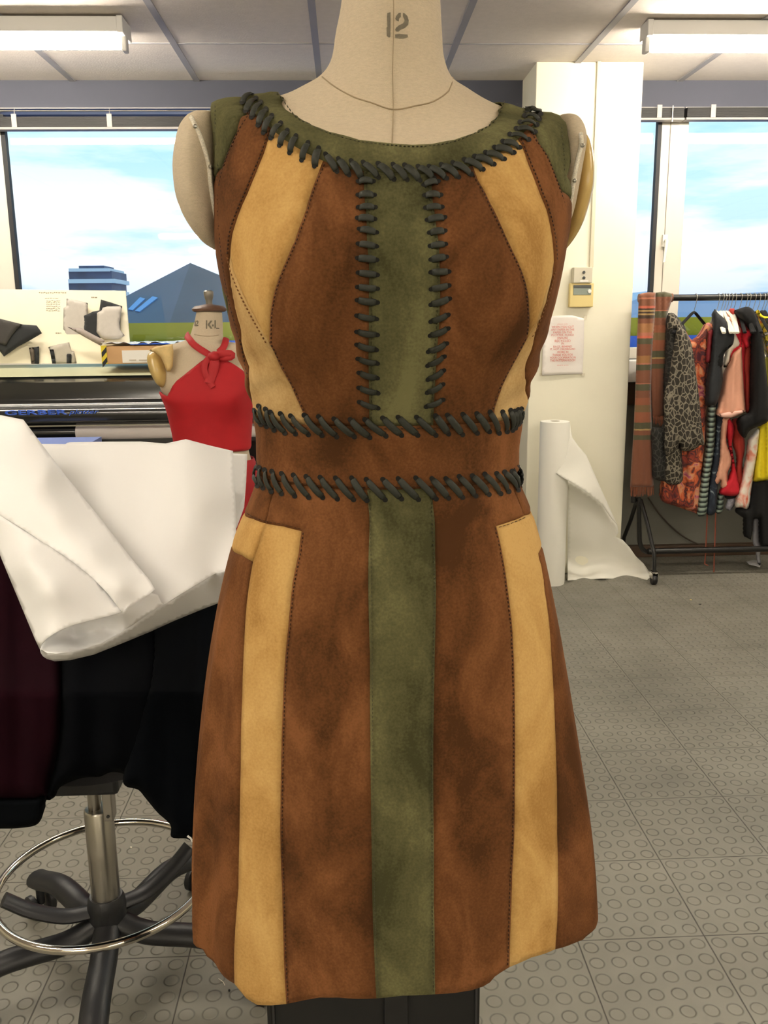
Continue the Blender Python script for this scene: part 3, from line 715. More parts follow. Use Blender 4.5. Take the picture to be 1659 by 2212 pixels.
# arm stumps
LA = Body([(432,247,470,247,.012,.012,2),(412,254,474,252,.03,.03,2),(394,276,478,270,.045,.045,2),(383,315,480,315,.055,.055,2),(378,370,482,370,.060,.060,2),(383,420,484,420,.060,.06,2),(396,460,486,462,.056,.056,2),(418,498,486,500,.046,.046,2),(441,525,484,526,.030,.03,2),(462,539,480,540,.010,.01,2)], .935)
LA.grid('arm_stump', 0, LA.V[-1], M_lin, form, nth=40, nv=40)
RA = Body([(1205,252,1228,255,.015,.02,2),(1200,258,1240,262,.03,.03,2),(1195,280,1252,280,.042,.04,2),(1192,310,1257,312,.05,.05,2),(1190,360,1249,362,.05,.055,2),(1188,410,1239,412,.05,.055,2),(1186,460,1230,460,.045,.05,2),(1184,500,1218,500,.035,.04,2),(1180,535,1205,535,.01,.01,2)], .935)
RA.grid('arm_stump', 0, RA.V[-1], M_lin, form, nth=40, nv=40)
RP = Body([(1240,285,1256,290,.01,.012,2),(1228,300,1263,303,.03,.03,2),(1222,330,1270,332,.042,.04,2),(1218,370,1273,370,.048,.048,2),(1216,410,1271,410,.05,.05,2),(1212,450,1262,450,.046,.046,2),(1208,495,1247,495,.038,.036,2),(1204,530,1227,530,.022,.02,2),(1202,552,1209,552,.005,.005,2)], .962)
RP.grid('arm_plate', 0, RP.V[-1], mat('yellow_plastic', (206, 176, 110), .25, var=.06, vscale=20, spec=.6), form, nth=40, nv=40)['label'] = 'glossy yellowed plastic armhole plate'
M_braid = mat('white_braid', (222, 214, 196), .8, var=.25, vscale=700)
def armcord(B, cv, r=.0022):
    c = smooth_curve(cv, 6); th, v = B.inv(c); p = B.S(th, v)+B.N(th, v)*.0015
    o = MB().tube(p, r, 8).build('armhole_cord', M_braid, form, smooth=True); return o
armcord(LA, [(414,256),(420,270),(428,288),(438,320),(448,358),(452,400),(458,440),(464,475)])
armcord(RA, [(1253,285),(1254,310),(1247,345),(1240,385),(1235,420),(1228,462)])
pins = [(LA, 420, 278), (LA, 447, 361), (RA, 1253, 316), (RA, 1240, 392)]
for B, x, y in pins:
    th, v = B.inv([(x, y)]); q = B.S(th, v)[0]+B.N(th, v)[0]*.004
    MB().lathe(q, [(.0005, -.002), (.002, -.001), (.002, .001), (.0005, .002)], 10, 'y').build('pin', M_chr, form, smooth=True)
# black column under the skirt
M_blk = mat('black_board', (9, 9, 10), .7, var=.2, vscale=8); M_blk2 = mat('black_board_edge', (46, 45, 46), .5)
sy = Y0D-.10
a, b = P(576, 2185, sy), P(1037, 2185, sy)
col_ = MB(); col_.box((a[0], sy, 0), (b[0], sy+.22, DR.S(0., DR.vat(1640))[0][2])); col_.build('stand_column', M_blk, form, bevel=.004)
a1, b1 = P(830, 2185, sy), P(880, 2185, sy)
MB().box((a1[0], sy-.006, 0), (b1[0], sy, .62)).build('stand_strip', mat('black_strip', (20, 20, 22), .45), form, bevel=.001)
for x in (591, 1028):
    q = P(x, 2185, sy)[0]; MB().box((q-.0012, sy-.003, 0), (q+.0012, sy, .62)).build('stand_edge', M_blk2, form)

# seam curves in image coordinates
neck = [(600,194),(612,207),(642,246),(668,262),(711,281),(775,299),(847,307),(890,310),(934,308),(984,298),(1034,277),(1062,258),(1078,233),(1084,215),(1080,208)]
yoke = [(527,207),(534,226),(551,238),(565,254),(579,270),(595,284),(613,299),(634,313),(660,328),(685,340),(714,352),(742,360),(771,366),(801,369),(833,371),(862,372),(890,374),(918,373),(945,371),(972,369),(998,363),(1024,355),(1047,345),(1069,335),(1089,323),(1105,312),(1121,297),(1134,281),(1142,266),(1149,253),(1152,240),(1150,236)]
yk = np.array(yoke, float)
def ysub(x0, x1):
    s_ = [tuple(p) for p in yk if min(x0, x1) < p[0] < max(x0, x1)]
    f = lambda x: (x, float(np.interp(x, yk[:, 0][:30], yk[:, 1][:30])))
    out = [f(min(x0, x1))]+s_+[f(max(x0, x1))]
    return out if x0 < x1 else out[::-1]
cl = [(785,367),(786,400),(792,479),(796,560),(797,620),(797,685),(796,780),(797,850),(797,922)]
cr = [(938,371),(933,399),(935,432),(941,473),(949,527),(951,590),(951,653),(949,700),(944,764),(941,827),(938,880),(937,920)]
w1 = [(545,889),(570,903),(588,909),(620,915),(661,919),(720,921),(797,922),(870,921),(937,920),(1000,917),(1068,912),(1109,906),(1133,893)]
w2 = [(545,1022),(568,1032),(591,1037),(620,1044),(651,1050),(708,1055),(793,1058),(860,1058),(935,1055),(1008,1050),(1061,1045),(1109,1036),(1130,1022)]
bl = [(697,350),(674,405),(659,454),(635,520),(610,577),(593,622),(583,669),(580,716),(580,745)]
bl2 = [(580,745),(596,777),(619,821),(645,875),(661,919)]
tl = [(586,279),(568,330),(549,376),(532,417),(512,463),(499,504),(494,552)]
tl2 = [(494,552),(502,587),(521,634),(547,685),(575,735),(580,745)]
el = [(494,552),(491,574),(499,637),(515,704),(531,780),(536,830),(549,893)]
gl = [(535,228),(533,244),(509,284),(491,324),(477,362),(468,405),(466,447),(470,511),(477,575),(490,650),(513,735),(533,825)]
br = [(1022,356),(1034,388),(1051,416),(1061,438),(1084,485),(1106,533),(1128,580),(1141,621),(1146,669),(1146,710),(1142,732)]
br2 = [(1142,732),(1125,764),(1106,799),(1087,837),(1072,880),(1068,912)]
tr = [(1121,297),(1142,349),(1156,383),(1170,420),(1178,438),(1190,479),(1198,527),(1200,565)]
tr2 = [(1200,565),(1192,602),(1177,653),(1157,707),(1142,732)]
er = [(1200,565),(1197,592),(1186,640),(1168,694),(1151,757),(1137,818),(1124,888)]
gr = [(1147,256),(1145,273),(1167,308),(1187,338),(1203,377),(1216,412),(1226,447)]
hL = [(426,2035),(445,2068),(470,2096),(504,2127),(530,2159),(554,2173),(585,2174),(617,2171),(660,2162),(689,2157),(730,2157),(771,2160),(813,2159),(870,2153),(941,2150),(985,2147),(1021,2141),(1045,2133),(1060,2124),(1070,2112),(1081,2104),(1102,2091),(1150,2070),(1202,2052),(1240,2040),(1262,2031),(1273,2020),(1281,2002)]
def hem(x0, x1):
    h = np.array(hL, float); s_ = [tuple(p) for p in h if x0 < p[0] < x1]; f = lambda x: (x, float(np.interp(x, h[:, 0], h[:, 1])))
    return [f(x0)]+s_+[f(x1)]
sl = [(793,1058),(796,1200),(799,1416),(800,1600),(802,1800),(805,1981),(813,2159)]
sr = [(936,1055),(937,1100),(941,1194),(943,1277),(940,1416),(937,1600),(938,1800),(938,1951),(941,2150)]
il = [(650,1147),(644,1194),(630,1263),(622,1347),(613,1444),(607,1600),(604,1800),(608,1920),(611,2041),(617,2171)]
ol = [(589,1037),(580,1090),(571,1130),(557,1175),(544,1213),(539,1240),(530,1305),(525,1388),(521,1499),(518,1650),(515,1800),(513,1920),(505,2026),(504,2127)]
ir = [(1074,1136),(1087,1194),(1098,1263),(1108,1347),(1113,1444),(1115,1600),(1113,1800),(1108,1890),(1105,1981),(1102,2091)]
orr = [(1165,1196),(1173,1225),(1180,1277),(1188,1333),(1194,1416),(1199,1500),(1203,1600),(1206,1703),(1206,1800),(1208,1890),(1206,1996),(1202,2052)]
dL = DR.par
def sv(y, side):
    "surface coordinate of the silhouette at image height y"
    th = np.radians(89)*side; v = np.linspace(0, DR.V[-1], 600); yy = proj(DR.S(np.full(600, th), v))[:, 1]; return float(np.interp(y, yy, v))
EL, ER = -1.95, 1.95
dress = empty('suede_dress', (.03, Y0D-.02, .62), 'sleeveless patchwork suede dress in brown, tan and green with dark cord lacing', 'dress')
def PN(name, poly, m, dashes=(), th=None, off=.0, label=None, **k):
    return panel(DR, name, poly, m, dress, off=off, dashes=dashes, thread=th, label=label, **k)
rv = lambda c: list(reversed(c))
top_l, top_r = .0, .0
def sx(x, side, th=1.5708):
    v = np.linspace(0, sv(300, side), 800); xx = proj(DR.S(np.full(800, th*side), v))[:, 0]*-side
    return float(np.interp(-side*x, xx[::-1], v[::-1]))
BK = 1.72
PN('neck_yoke', [('s', -BK, sx(527, -1)), ('s', -BK, sx(565, -1)), ('s', -BK, sx(600, -1))]+neck[1:-1]+[('s', BK, sx(1072, 1)), ('s', BK, sx(1110, 1)), ('s', BK, sx(1152, 1))]+rv(yoke[1:-1]), S_green, [(neck, 6)], M_thrg, label='moss green suede neck band')
PN('centre_panel', ysub(786, 938)+cr[1:-1]+[(937,920),(870,921),(797,922)]+rv(cl[1:-1]), S_green, [(cl, -5), (rv(cr), -5)], M_thrg, label='moss green centre strip of the bodice')
PN('bodice_panel', ysub(697, 785)+cl[1:]+[(720,921),(661,919)]+rv(bl2[:-1])+rv(bl[1:-1]), S_brown, [(bl, -5), (bl2, -5)], M_thr, label='brown suede front panel')
PN('bodice_panel', ysub(938, 1022)+br[1:]+br2[1:]+[(1000,917),(937,920)]+rv(cr[1:-1]), S_brown, [(br, 5), (br2, 5)], M_thr, label='brown suede front panel')
PN('bodice_panel', ysub(586, 697)+bl[1:]+rv(tl2[:-1])+rv(tl[1:-1]), S_tan, [(tl2, 4)], M_thrt, label='tan suede panel')
PN('bodice_panel', ysub(1022, 1120)+tr[1:]+tr2[1:]+rv(br[1:-1]), S_tan, [(tr2, -4)], M_thrt, label='tan suede panel')
PN('waist_dart_panel', tl2+bl2[1:]+[(620,915),(588,909),(570,903),(549,893)]+rv(el[1:-1]), S_tanp, [], M_thrt, label='pale tan suede panel')
PN('waist_dart_panel', tr2+br2[1:]+[(1109,906),(1124,898)]+rv(er[1:-1]), S_tanp, [], M_thrt, label='pale tan suede panel')
PN('side_panel', ysub(535, 586)+tl[1:]+el[1:]+[(533,825)]+rv(gl[1:-1]), S_brown, [(tl, 4), (gl, -4)], M_thr, label='brown suede side strip')
PN('side_panel', ysub(1121, 1147)+gr[1:]+[('s', 1.56, sv(520, 1)), ('s', 1.62, sv(600, 1)), ('s', 1.62, sv(750, 1)), ('s', 1.58, sv(893, 1))]+rv(er[:-1])+rv(tr[:-1]), S_brown, [(tr, -4), (gr, 4)], M_thr, label='brown suede side strip')
vu = sv(545, -1); vw_ = sv(889, -1)
PN('armhole_panel', [(535,228),(530,216),('s',-BK,sx(527,-1)),('s',-BK,sx(500,-1)),('s',-BK,sx(472,-1)),('s',-BK,sv(222,-1)),(456,232),(457,260),(460,300),(463,350),(463,400),(463,440),(463,480),('s', -1.60, sv(520, -1)),('s', EL, vu+.01),('s', EL, vw_),(549,893),(533,825)]+rv(gl[1:-1]), S_green, [([(461,225),(463,300),(467,350),(466,400)], -3)], M_thrg, label='moss green suede shoulder and side')
vur = sv(545, 1); vwr = sv(893, 1)
PN('armhole_panel', [(1147,256),(1151,244),('s',BK,sx(1152,1)),('s',BK,sx(1180,1)),('s',BK,sx(1203,1)),('s',BK,sv(254,1)),(1219,262),(1222,285),(1225,330),(1228,380),(1227,420),(1226,447)]+rv(gr[1:-1]), S_green, [([(1214,262),(1218,300),(1221,340),(1223,390)], 3)], M_thrg, label='moss green suede shoulder and side')
# back of the dress
PN('back_panel', [('s', EL, vu+.01), ('s', -1.9, sv(400, -1)), ('s', -BK, sv(260, -1)), ('s', -BK, sx(472, -1)), ('s', -BK, sx(527, -1)), ('s', -BK, sx(600, -1)), ('s', -2.3, sx(560, -1)), ('s', -PI, sv(240, -1)), ('s', 2.3-2*PI, sx(1112, 1)), ('s', BK-2*PI, sx(1072, 1)), ('s', BK-2*PI, sx(1152, 1)), ('s', BK-2*PI, sx(1203, 1)), ('s', BK-2*PI, sv(290, 1)), ('s', 1.9-2*PI, sv(400, 1)), ('s', -2*PI+1.62, vur+.01), ('s', -2*PI+1.62, vwr), ('s', -PI, (vw_+vwr)/2), ('s', EL, vw_)], S_brown)
for s_, (xa, xb) in ((-1, (530, 595)), (1, (1085, 1150))):
    pass
def band(y_t, y_b, name, m, lab, dl):
    t = list(y_t); b = list(y_b); tt = sv(t[0][1]-2, -1); tb = sv(b[0][1]-2, -1); rt_, rb = sv(t[-1][1]-2, 1), sv(b[-1][1]-2, 1)
    return PN(name, t[1:-1]+[('s', PI, (tt+rt_)/2-.0), ('s', PI, (tb+rb)/2)]+rv(b[1:-1])+[('s', -PI, (tb+rb)/2), ('s', -PI, (tt+rt_)/2)], m, dl, M_thr, label=lab)
band(w1, w2, 'waistband', S_brown, 'plain brown suede waistband', [(w1[3:-3], 5), (w2[3:-3], -5)])
# skirt
vhl, vhr = float(DR.inv([(438, 2056)])[1][0]), float(DR.inv([(1270, 2023)])[1][0])

PN('skirt_centre_panel', [(793,1058),(870,1058),(936,1055)]+sr[1:-1]+rv(hem(813, 941))+rv(sl[1:-1]), S_green, [(sl, -5), (sr, 4)], M_thrg, label='moss green centre strip of the skirt')
PN('skirt_front_panel', [(589,1037),(651,1050),(708,1055),(793,1058)]+sl[1:-1]+rv(hem(617, 813))+rv(il[:-1])+[(611,1137),(571,1130),(580,1090)], S_brown, [(il, -5), ([(650,1147),(611,1137),(571,1130)], 4)], M_thr, label='brown suede skirt front')
PN('skirt_front_panel', [(936,1055),(1008,1050),(1061,1045),(1109,1036),(1118,1070),(1135,1113),(1105,1126)]+ir[:-1]+rv(hem(941, 1102))+rv(sr[1:-1]), S_brown, [(ir, 5), ([(1135,1113),(1105,1126),(1074,1136)], -4)], M_thr, label='brown suede skirt front')
PN('skirt_tan_panel', [(571,1130),(611,1137)]+il[:-1]+rv(hem(504, 617))+rv(ol[2:-1])[:-1], S_tan, [], M_thrt, label='tan suede skirt strip')
PN('skirt_tan_panel', [(1074,1136),(1105,1126),(1135,1113),(1150,1103),(1162,1130),(1173,1178)]+orr[:-1]+rv(hem(1102, 1202))+rv(ir[1:-1]), S_tan, [], M_thrt, label='tan suede skirt strip')
va, vb = sv(1107, -1), sv(1184, -1); wv2 = sv(1022, -1)
PN('hip_panel', [('s', EL, wv2), (568,1032), (589,1037), (580,1090), (571,1130), (544,1120), (526,1108), ('s', EL, va-.012)], S_brown, [([(571,1130),(544,1120),(528,1110)], 4)], M_thr, label='brown suede hip piece')
PN('hip_panel', [('s', EL, va-.012), (526,1108), (544,1120), (571,1130), (557,1175), (544,1213), (520,1199), (499,1186), ('s', EL, vb-.012)], S_tan, [], M_thrt, label='tan suede hip piece')
PN('skirt_side_panel', [('s', EL, vb-.012), (499,1186), (520,1199), (544,1213)]+ol[5:-1]+rv(hem(436, 504))+[('s', -1.4, vhl), ('s', EL, vhl)], S_brown, [], M_thr, label='brown suede skirt side')
vc, vd = sv(1103, 1), sv(1180, 1); wr2 = sv(1022, 1)
PN('hip_panel', [(1109,1036), ('s', 1.5, wr2+.008), ('s', ER, wr2), ('s', ER, vc-.01), (1148,1104), (1135,1113), (1118,1070)], S_brown, [], M_thr, label='brown suede hip piece')
PN('hip_panel', [(1150,1103), ('s', ER, vc-.01), ('s', ER, vd), (1173,1182), (1162,1130)], S_tan, [], M_thrt, label='tan suede hip piece')
PN('skirt_side_panel', [(1173,1180), ('s', ER, vd), ('s', ER, vhr), ('s', 1.4, vhr)]+rv(hem(1202, 1268))+rv(orr[:-1]), S_brown, [], M_thr, label='brown suede skirt side')
PN('skirt_back_panel', [('s', EL, wv2), ('s', EL, vhl), ('s', -PI, (vhl+vhr)/2), ('s', ER-2*PI, vhr), ('s', ER-2*PI, wr2), ('s', -PI, (wv2+wr2)/2)], S_brown)
# facing seen at the left shoulder edge
# ---- cord lacing
def stitches(name, segs, wpx, parent_curves):
    n = len(segs); A_ = np.array([s_[0] for s_ in segs], float); B_ = np.array([s_[1] for s_ in segs], float)
    hole = MB()
    for e, o in ((A_, B_), (B_, A_)):
        dirs = (e-o)/np.linalg.norm(e-o, axis=1)[:, None]
        for k in range(n):
            c = e[k]+dirs[k]*.5; nx = np.array([-dirs[k][1], dirs[k][0]])
            ring = [c+dirs[k]*math.cos(a)*6.2+nx*math.sin(a)*5.4*wpx[k] for a in np.linspace(0, 2*PI, 12, endpoint=False)]
            th, v = DR.inv(ring); p = DR.S(th, v)+DR.N(th, v)*.0007
            hole.add(p, [tuple(range(12))])
    hp = hole.build(name, M_hole, dress); hp['label'] = 'black punched holes of the lacing'
    for k in range(n):
        t = np.linspace(0, 1, 11); q = A_[k]+(B_[k]-A_[k])*(.04+.92*t[:, None]); th, v = DR.inv(q)
        N_ = DR.N(th, v); lift = -.0012+.0042*np.sin(PI*t)**.45
        p = DR.S(th, v)+N_*lift[:, None]
        wd = .0032*wpx[k]*(.78+.22*np.sin(PI*np.clip(t, .01, .99))**.35)*(1+.06*math.sin(k*2.3))
        m = MB(); m.tube(p, wd, 12, flat=.42, nrm=N_)
        m.build('stitch', M_cord, hp, smooth='all')
    return hp
c1 = lambda L_: [((a/3.456+370, b/3.456), (c/3.456+370, d/3.456)) for a, b, c, d in L_]
c2 = lambda L_: [((a/3.607+840, b/3.607), (c/3.607+840, d/3.607)) for a, b, c, d in L_]
c3 = lambda L_: [((a/3.16+360, b/3.16+400), (c/3.16+360, d/3.16+400)) for a, b, c, d in L_]
c4 = lambda L_: [((a/3.161+840, b/3.161+400), (c/3.161+840, d/3.161+400)) for a, b, c, d in L_]
Yk = c1([(530,765,600,700),(555,830,630,740),(600,875,665,770),(650,935,705,820),(690,990,750,870),(745,1030,815,925),(810,1085,865,980),(885,1140,930,1020),(975,1195,1020,1070),(1070,1240,1100,1110),(1155,1155,1235,1280),(1250,1190,1325,1305),(1345,1205,1420,1325),(1435,1215,1545,1325),(1545,1225,1659,1340)]) \
   + c2([(-75,1280,38,1395),(35,1285,140,1400),(125,1290,240,1405),(230,1300,350,1390),(315,1300,445,1390),(410,1285,540,1380),(500,1270,640,1360),(590,1245,730,1320),(670,1220,815,1280),(755,1190,895,1240),(825,1150,970,1190),(890,1105,1015,1150),(945,1050,1085,1090),(995,1005,1135,1030),(1025,955,1150,975),(1060,905,1170,930),(1070,865,1180,890),(1072,835,1170,855)])
Lc = c1([(1400,1355,1505,1355),(1398,1442,1505,1442)])[:1]+c3([(1310,68,1415,68),(1312,152,1422,152),(1305,225,1418,232),(1318,300,1430,322),(1310,400,1430,418),(1305,498,1432,510),(1310,598,1436,612),(1305,695,1436,706),(1303,785,1436,800),(1300,890,1430,912),(1300,1000,1436,1020),(1300,1088,1430,1122),(1308,1185,1436,1215),(1315,1280,1436,1315),(1315,1382,1440,1418),(1318,1480,1440,1520)])
Rc = c2([(275,1440,380,1415)])+c4([(248,70,352,68),(253,155,360,150),(264,238,378,220),(279,325,380,312),(284,415,384,403),(289,508,390,490),(289,595,407,590),(291,710,407,685),(289,815,412,775),(289,930,402,885),(284,1025,402,978),(271,1135,392,1080),(267,1230,376,1170),(269,1325,372,1265),(264,1415,366,1360),(257,1510,366,1465)])
U = c3([(600,1540,645,1630),(632,1510,685,1645),(678,1530,735,1670),(712,1550,808,1690),(780,1560,880,1695),(850,1575,968,1700),(942,1570,1060,1705),(1040,1580,1160,1715),(1145,1595,1280,1715),(1255,1600,1385,1720),(1355,1600,1495,1710)])+c4([(-40,1590,85,1705),(65,1585,195,1705),(190,1585,318,1705),(320,1575,405,1695),(400,1570,500,1700),(505,1565,600,1690),(600,1560,683,1680),(690,1550,750,1690),(775,1550,805,1680),(830,1540,842,1670),(857,1545,862,1655),(880,1535,880,1640),(902,1530,893,1615)])
Lw = c3([(608,1910,622,2050),(635,1930,660,2065),(672,1945,715,2090),(722,1955,785,2105),(788,1970,875,2120),(868,1980,970,2130),(955,1990,1065,2130),(1050,1995,1165,2140),(1155,2000,1275,2145),(1265,2000,1365,2150),(1365,2010,1490,2145)])+c4([(-40,2010,85,2140),(65,2005,200,2145),(185,2000,320,2140),(295,2005,405,2135),(390,2005,500,2130),(480,1990,590,2120),(570,1985,680,2110),(655,1975,760,2105),(735,1970,815,2090),(790,1960,880,2080),(840,1955,890,2060),(868,1945,905,2045),(884,1930,902,2030)])
W_ = lambda L_, b=1.: [b*(1 if 600 < (a[0]+c[0])/2 < 1070 else .9) for a, c in L_]
stitches('neckline_lacing', Yk, [1.0]*len(Yk), None)
stitches('centre_lacing', Lc, [.92]*len(Lc), None)
stitches('centre_lacing', Rc, [.92]*len(Rc), None)
stitches('waist_lacing', U, [1.05]*len(U), None)
stitches('waist_lacing', Lw, [1.05]*len(Lw), None)
# ------------------------------------------------------------------ plotter under the left window
M_pl = mat('plotter_black', (24, 25, 26), .16, spec=.7, var=.1, vscale=20); M_pl2 = mat('plotter_dark', (38, 38, 37), .35); M_pale = mat('plotter_pale', (178, 180, 150), .5)
M_blue = mat('blue_ink', (52, 92, 190), .5); M_proll = mat('paper_roll', (226, 218, 214), .8)
xa, xb = P(-60, 850, 3.9)[0]-.5, P(640, 850, 3.9)[0]
zp = lambda y, Y: P(200, y, Y)[2]
pl = empty('plotter', ((xa+xb)/2, 4.1, 0), 'black pattern plotter with pale top and blue lettering under the left window', 'plotter')
b = MB(); b.prism([(xa, 4.02, zp(812, 4.02)), (xa, 4.34, zp(787, 4.34)), (xa, 4.40, zp(787, 4.34)), (xa, 4.40, zp(812, 4.02)-.03)], (xb-xa, 0, 0)); b.build('top_tray', M_pale, pl, bevel=.004)
prof = [(4.03, 813), (4.0, 818), (3.955, 822), (3.935, 825), (3.932, 840), (3.930, 860), (3.925, 869), (3.917, 873), (3.905, 877), (3.893, 881), (3.884, 885), (3.879, 889), (3.877, 896), (3.878, 905), (3.885, 913), (3.92, 919), (4.3, 920)]
b = MB(); pr = [(xa, Y, zp(y, Y)) for Y, y in prof]+[(xa, 4.3, zp(813, 4.03))]; b.prism(pr, (xb-xa, 0, 0)); fix_normals(b.build('curved_cover', M_pl, pl, smooth=True))
def rail(y0, y1, Y, m, nm, x0=xa, x1=xb, d=.01): return MB().box((x0, Y, zp(y1, Y)), (x1, Y+d, zp(y0, Y))).build(nm, m, pl)
rail(917.5, 920.5, 3.872, M_chr, 'chrome_strip')
txt('lettering', 'GERBER', 78, 891, 3.874, 11, M_blue, pl, wpx=136, bold=.03)
txt('lettering', 'plotter', 181, 891, 3.874, 13, M_blue, pl, wpx=66, shear=.35, bold=.01)
xr0 = P(163, 935, 3.9)[0]
q = P(163, 935, 3.93)
b = MB(); b.lathe((xr0, 3.93, q[2]), [(.03, 0), (.034, 0), (.034, xb-xr0-.05), (.03, xb-xr0-.05)], 32, 'x'); b.build('loaded_roll', M_proll, pl, smooth=True)
b = MB(); b.lathe((xa, 3.93, q[2]), [(.036, 0), (.036, xr0-xa)], 28, 'x'); b.build('take_up_bar', M_pl, pl, smooth=True)
rail(950, 958, 3.9, M_pl2, 'lower_rail')
for x in (xa+.25, xb-.3):
    MB().box((x, 3.95, 0.06), (x+.06, 4.25, zp(920, 4.1))).build('leg', M_pl2, pl); MB().box((x-.02, 3.75, 0), (x+.08, 4.4, .06)).build('foot', M_pl2, pl)
MB().box((xa, 4.1, zp(1010, 4.1)), (xb, 4.14, zp(952, 4.1))).build('back_rail', M_pl2, pl)
bx = MB(); a, c = P(88, 948, 3.8), P(205, 965, 3.8); bx.prism([(a[0]-.1, 3.62, a[2]-.03), (c[0]-.03, 3.62, a[2]-.03), (c[0]+.02, 3.84, a[2]+.0), (a[0]-.1, 3.84, a[2]+.0)], (0, 0, -.1))
bb = bx.build('blue_box', mat('blue_card', (128, 146, 205), .5)); tag(bb, 'pale blue flat box on the plotter shelf just above the white paper', 'box')
tb = MB().box((a[0]-.15, 3.6, .70), (c[0]+.2, 3.86, a[2]-.131)).build('plotter_shelf', M_pl2, pl)

# ------------------------------------------------------------------ pattern board and its pieces
YBo = 4.26
bo = MB(); p0, p1, p2, p3 = P(-90, 785, YBo), P(284, 785, YBo), P(271, 628, YBo+.06), P(-90, 624, YBo+.06)
bo.prism([p0, p1, p2, p3], (0, .008, 0))
BO = empty('pattern_board', ((p0[0]+p1[0])/2, YBo, p0[2]), 'cream card board with grey and black pattern pieces standing on the plotter', 'board')
bo.build('board_sheet', mat('cream_card', (240, 232, 208), .8, var=.02, vscale=10), BO)
M_pen = mat('pencil', (160, 148, 126), .8)
def scrib(px0, px1, y, name='pencil_note', h=1.4, amp=.8):
    m = MB(); x = px0
    while x < px1:
        w_ = random.uniform(2, 5); dy = random.uniform(-amp, amp); Yb = YBo+.06*(785-y)/157-.0015
        a, c = P(x, y+dy-h/2, Yb), P(min(x+w_, px1), y+dy+h/2, Yb); m.box((a[0], Yb, c[2]), (c[0], Yb+.001, a[2])); x += w_+random.uniform(.8, 1.8)
    m.build(name, M_pen, BO)
scrib(84, 143, 632.5, h=2.4)
for i, y in enumerate((644.5, 650, 654, 658, 662.5, 667, 671)): scrib(100 if i else 97, 130 if i else 127, y, h=1.2)
scrib(197, 211, 642.5, h=2.4, amp=.3); scrib(120, 132, 719.5, h=2.4, amp=.3)
M_felt = mat('charcoal_felt', (40, 42, 44), .95, var=.12, vscale=30, sheen=.3); M_felt2 = mat('dark_felt_fold', (62, 60, 58), .95, var=.08, vscale=30)
M_gf = mat('grey_interlining', (192, 186, 178), .95, var=.05, vscale=40); M_gfe = mat('grey_edge', (150, 144, 134), .9); M_taupe = mat('taupe_strip', (158, 148, 142), .9)
def piece(name, poly, Y, m, label, parent=None, t=.004, corner=True, R=4, sp=6, **k):
    o = pillow(name, poly, Y, t, m, parent, R=R, sp=sp, corner=corner, **k)
    if label: tag(o, label, 'pattern piece', 'pattern pieces on the cream board')
    return o
off4 = lambda L_: [(x/5.184, y/5.184+620) for x, y in L_]
a = piece('felt_piece', off4([(-90,350),(0,355),(120,385),(260,420),(410,430),(440,470),(470,518),(340,595),(200,670),(45,780),(0,720),(-90,720)]), YBo-.02, M_felt, 'charcoal felt piece folded over at the left edge of the board', t=.012, R=12)
piece('folded_flap', off4([(-90,350),(0,355),(130,390),(250,425),(190,470),(130,550),(100,600),(65,662),(0,635),(-90,600)]), YBo-.035, M_felt2, None, parent=a, t=.006, R=10)
b = piece('pocket_piece', off4([(745,130),(860,148),(985,180),(982,300),(975,420),(960,500),(935,572),(880,598),(830,605),(790,595),(750,570),(720,530),(708,470),(708,380),(712,235),(742,218)]), YBo+.028, M_gf, 'pale grey rounded pocket piece at the centre of the board', t=.004)
piece('black_piece', off4([(1130,140),(1250,175),(1370,215),(1350,300),(1345,480),(1395,545),(1450,570),(1330,585),(1180,600),(1140,640),(1140,850),(1060,850),(1000,690),(965,580),(940,460),(935,320),(990,300),(1040,275),(1112,262)]), YBo+.025, M_felt, 'black long curved piece behind the pale grey one near the box', t=.004)
piece('front_piece', off4([(1150,232),(1200,218),(1370,215),(1355,300),(1338,400),(1345,480),(1400,545),(1330,582),(1170,592),(1120,560),(1080,505),(1085,400),(1086,290),(1138,262)]), YBo+.002, M_gf, 'pale grey curved piece lying on the black one', t=.009, R=8)
piece('strip_piece', off4([(745,443),(800,455),(905,458),(1040,530),(1175,600),(1130,660),(1000,590),(860,510)]), YBo-.035, M_taupe, 'taupe strip sticking out diagonally from the board', t=.006)
piece('small_piece', off4([(325,682),(438,665),(440,760),(438,860),(350,860),(340,770)]), YBo-.008, M_felt, 'small narrow black piece standing at the bottom left of the board', t=.005)
piece('edge', off4([(325,682),(378,674),(388,760),(388,858),(350,860),(340,770)]), YBo-.016, mat('felt_brown', (84, 74, 64), .95), None, parent=bpy.data.objects['small_piece'], t=.003)
c = piece('corner_piece', off4([(540,672),(660,640),(775,618),(800,715),(830,720),(860,855),(620,858),(575,760)]), YBo+.0, mat('grey_soft', (178, 172, 160), .95, var=.05, vscale=40), 'grey corner piece with two black tabs at the bottom of the board', t=.004)
piece('black_tab', off4([(555,700),(600,700),(615,780),(625,858),(585,858),(570,780)]), YBo-.008, M_felt, None, parent=c, t=.004)
piece('black_tab', off4([(745,760),(755,748),(795,748),(801,760),(801,855),(745,855)]), YBo-.008, M_felt, None, parent=c, t=.004)

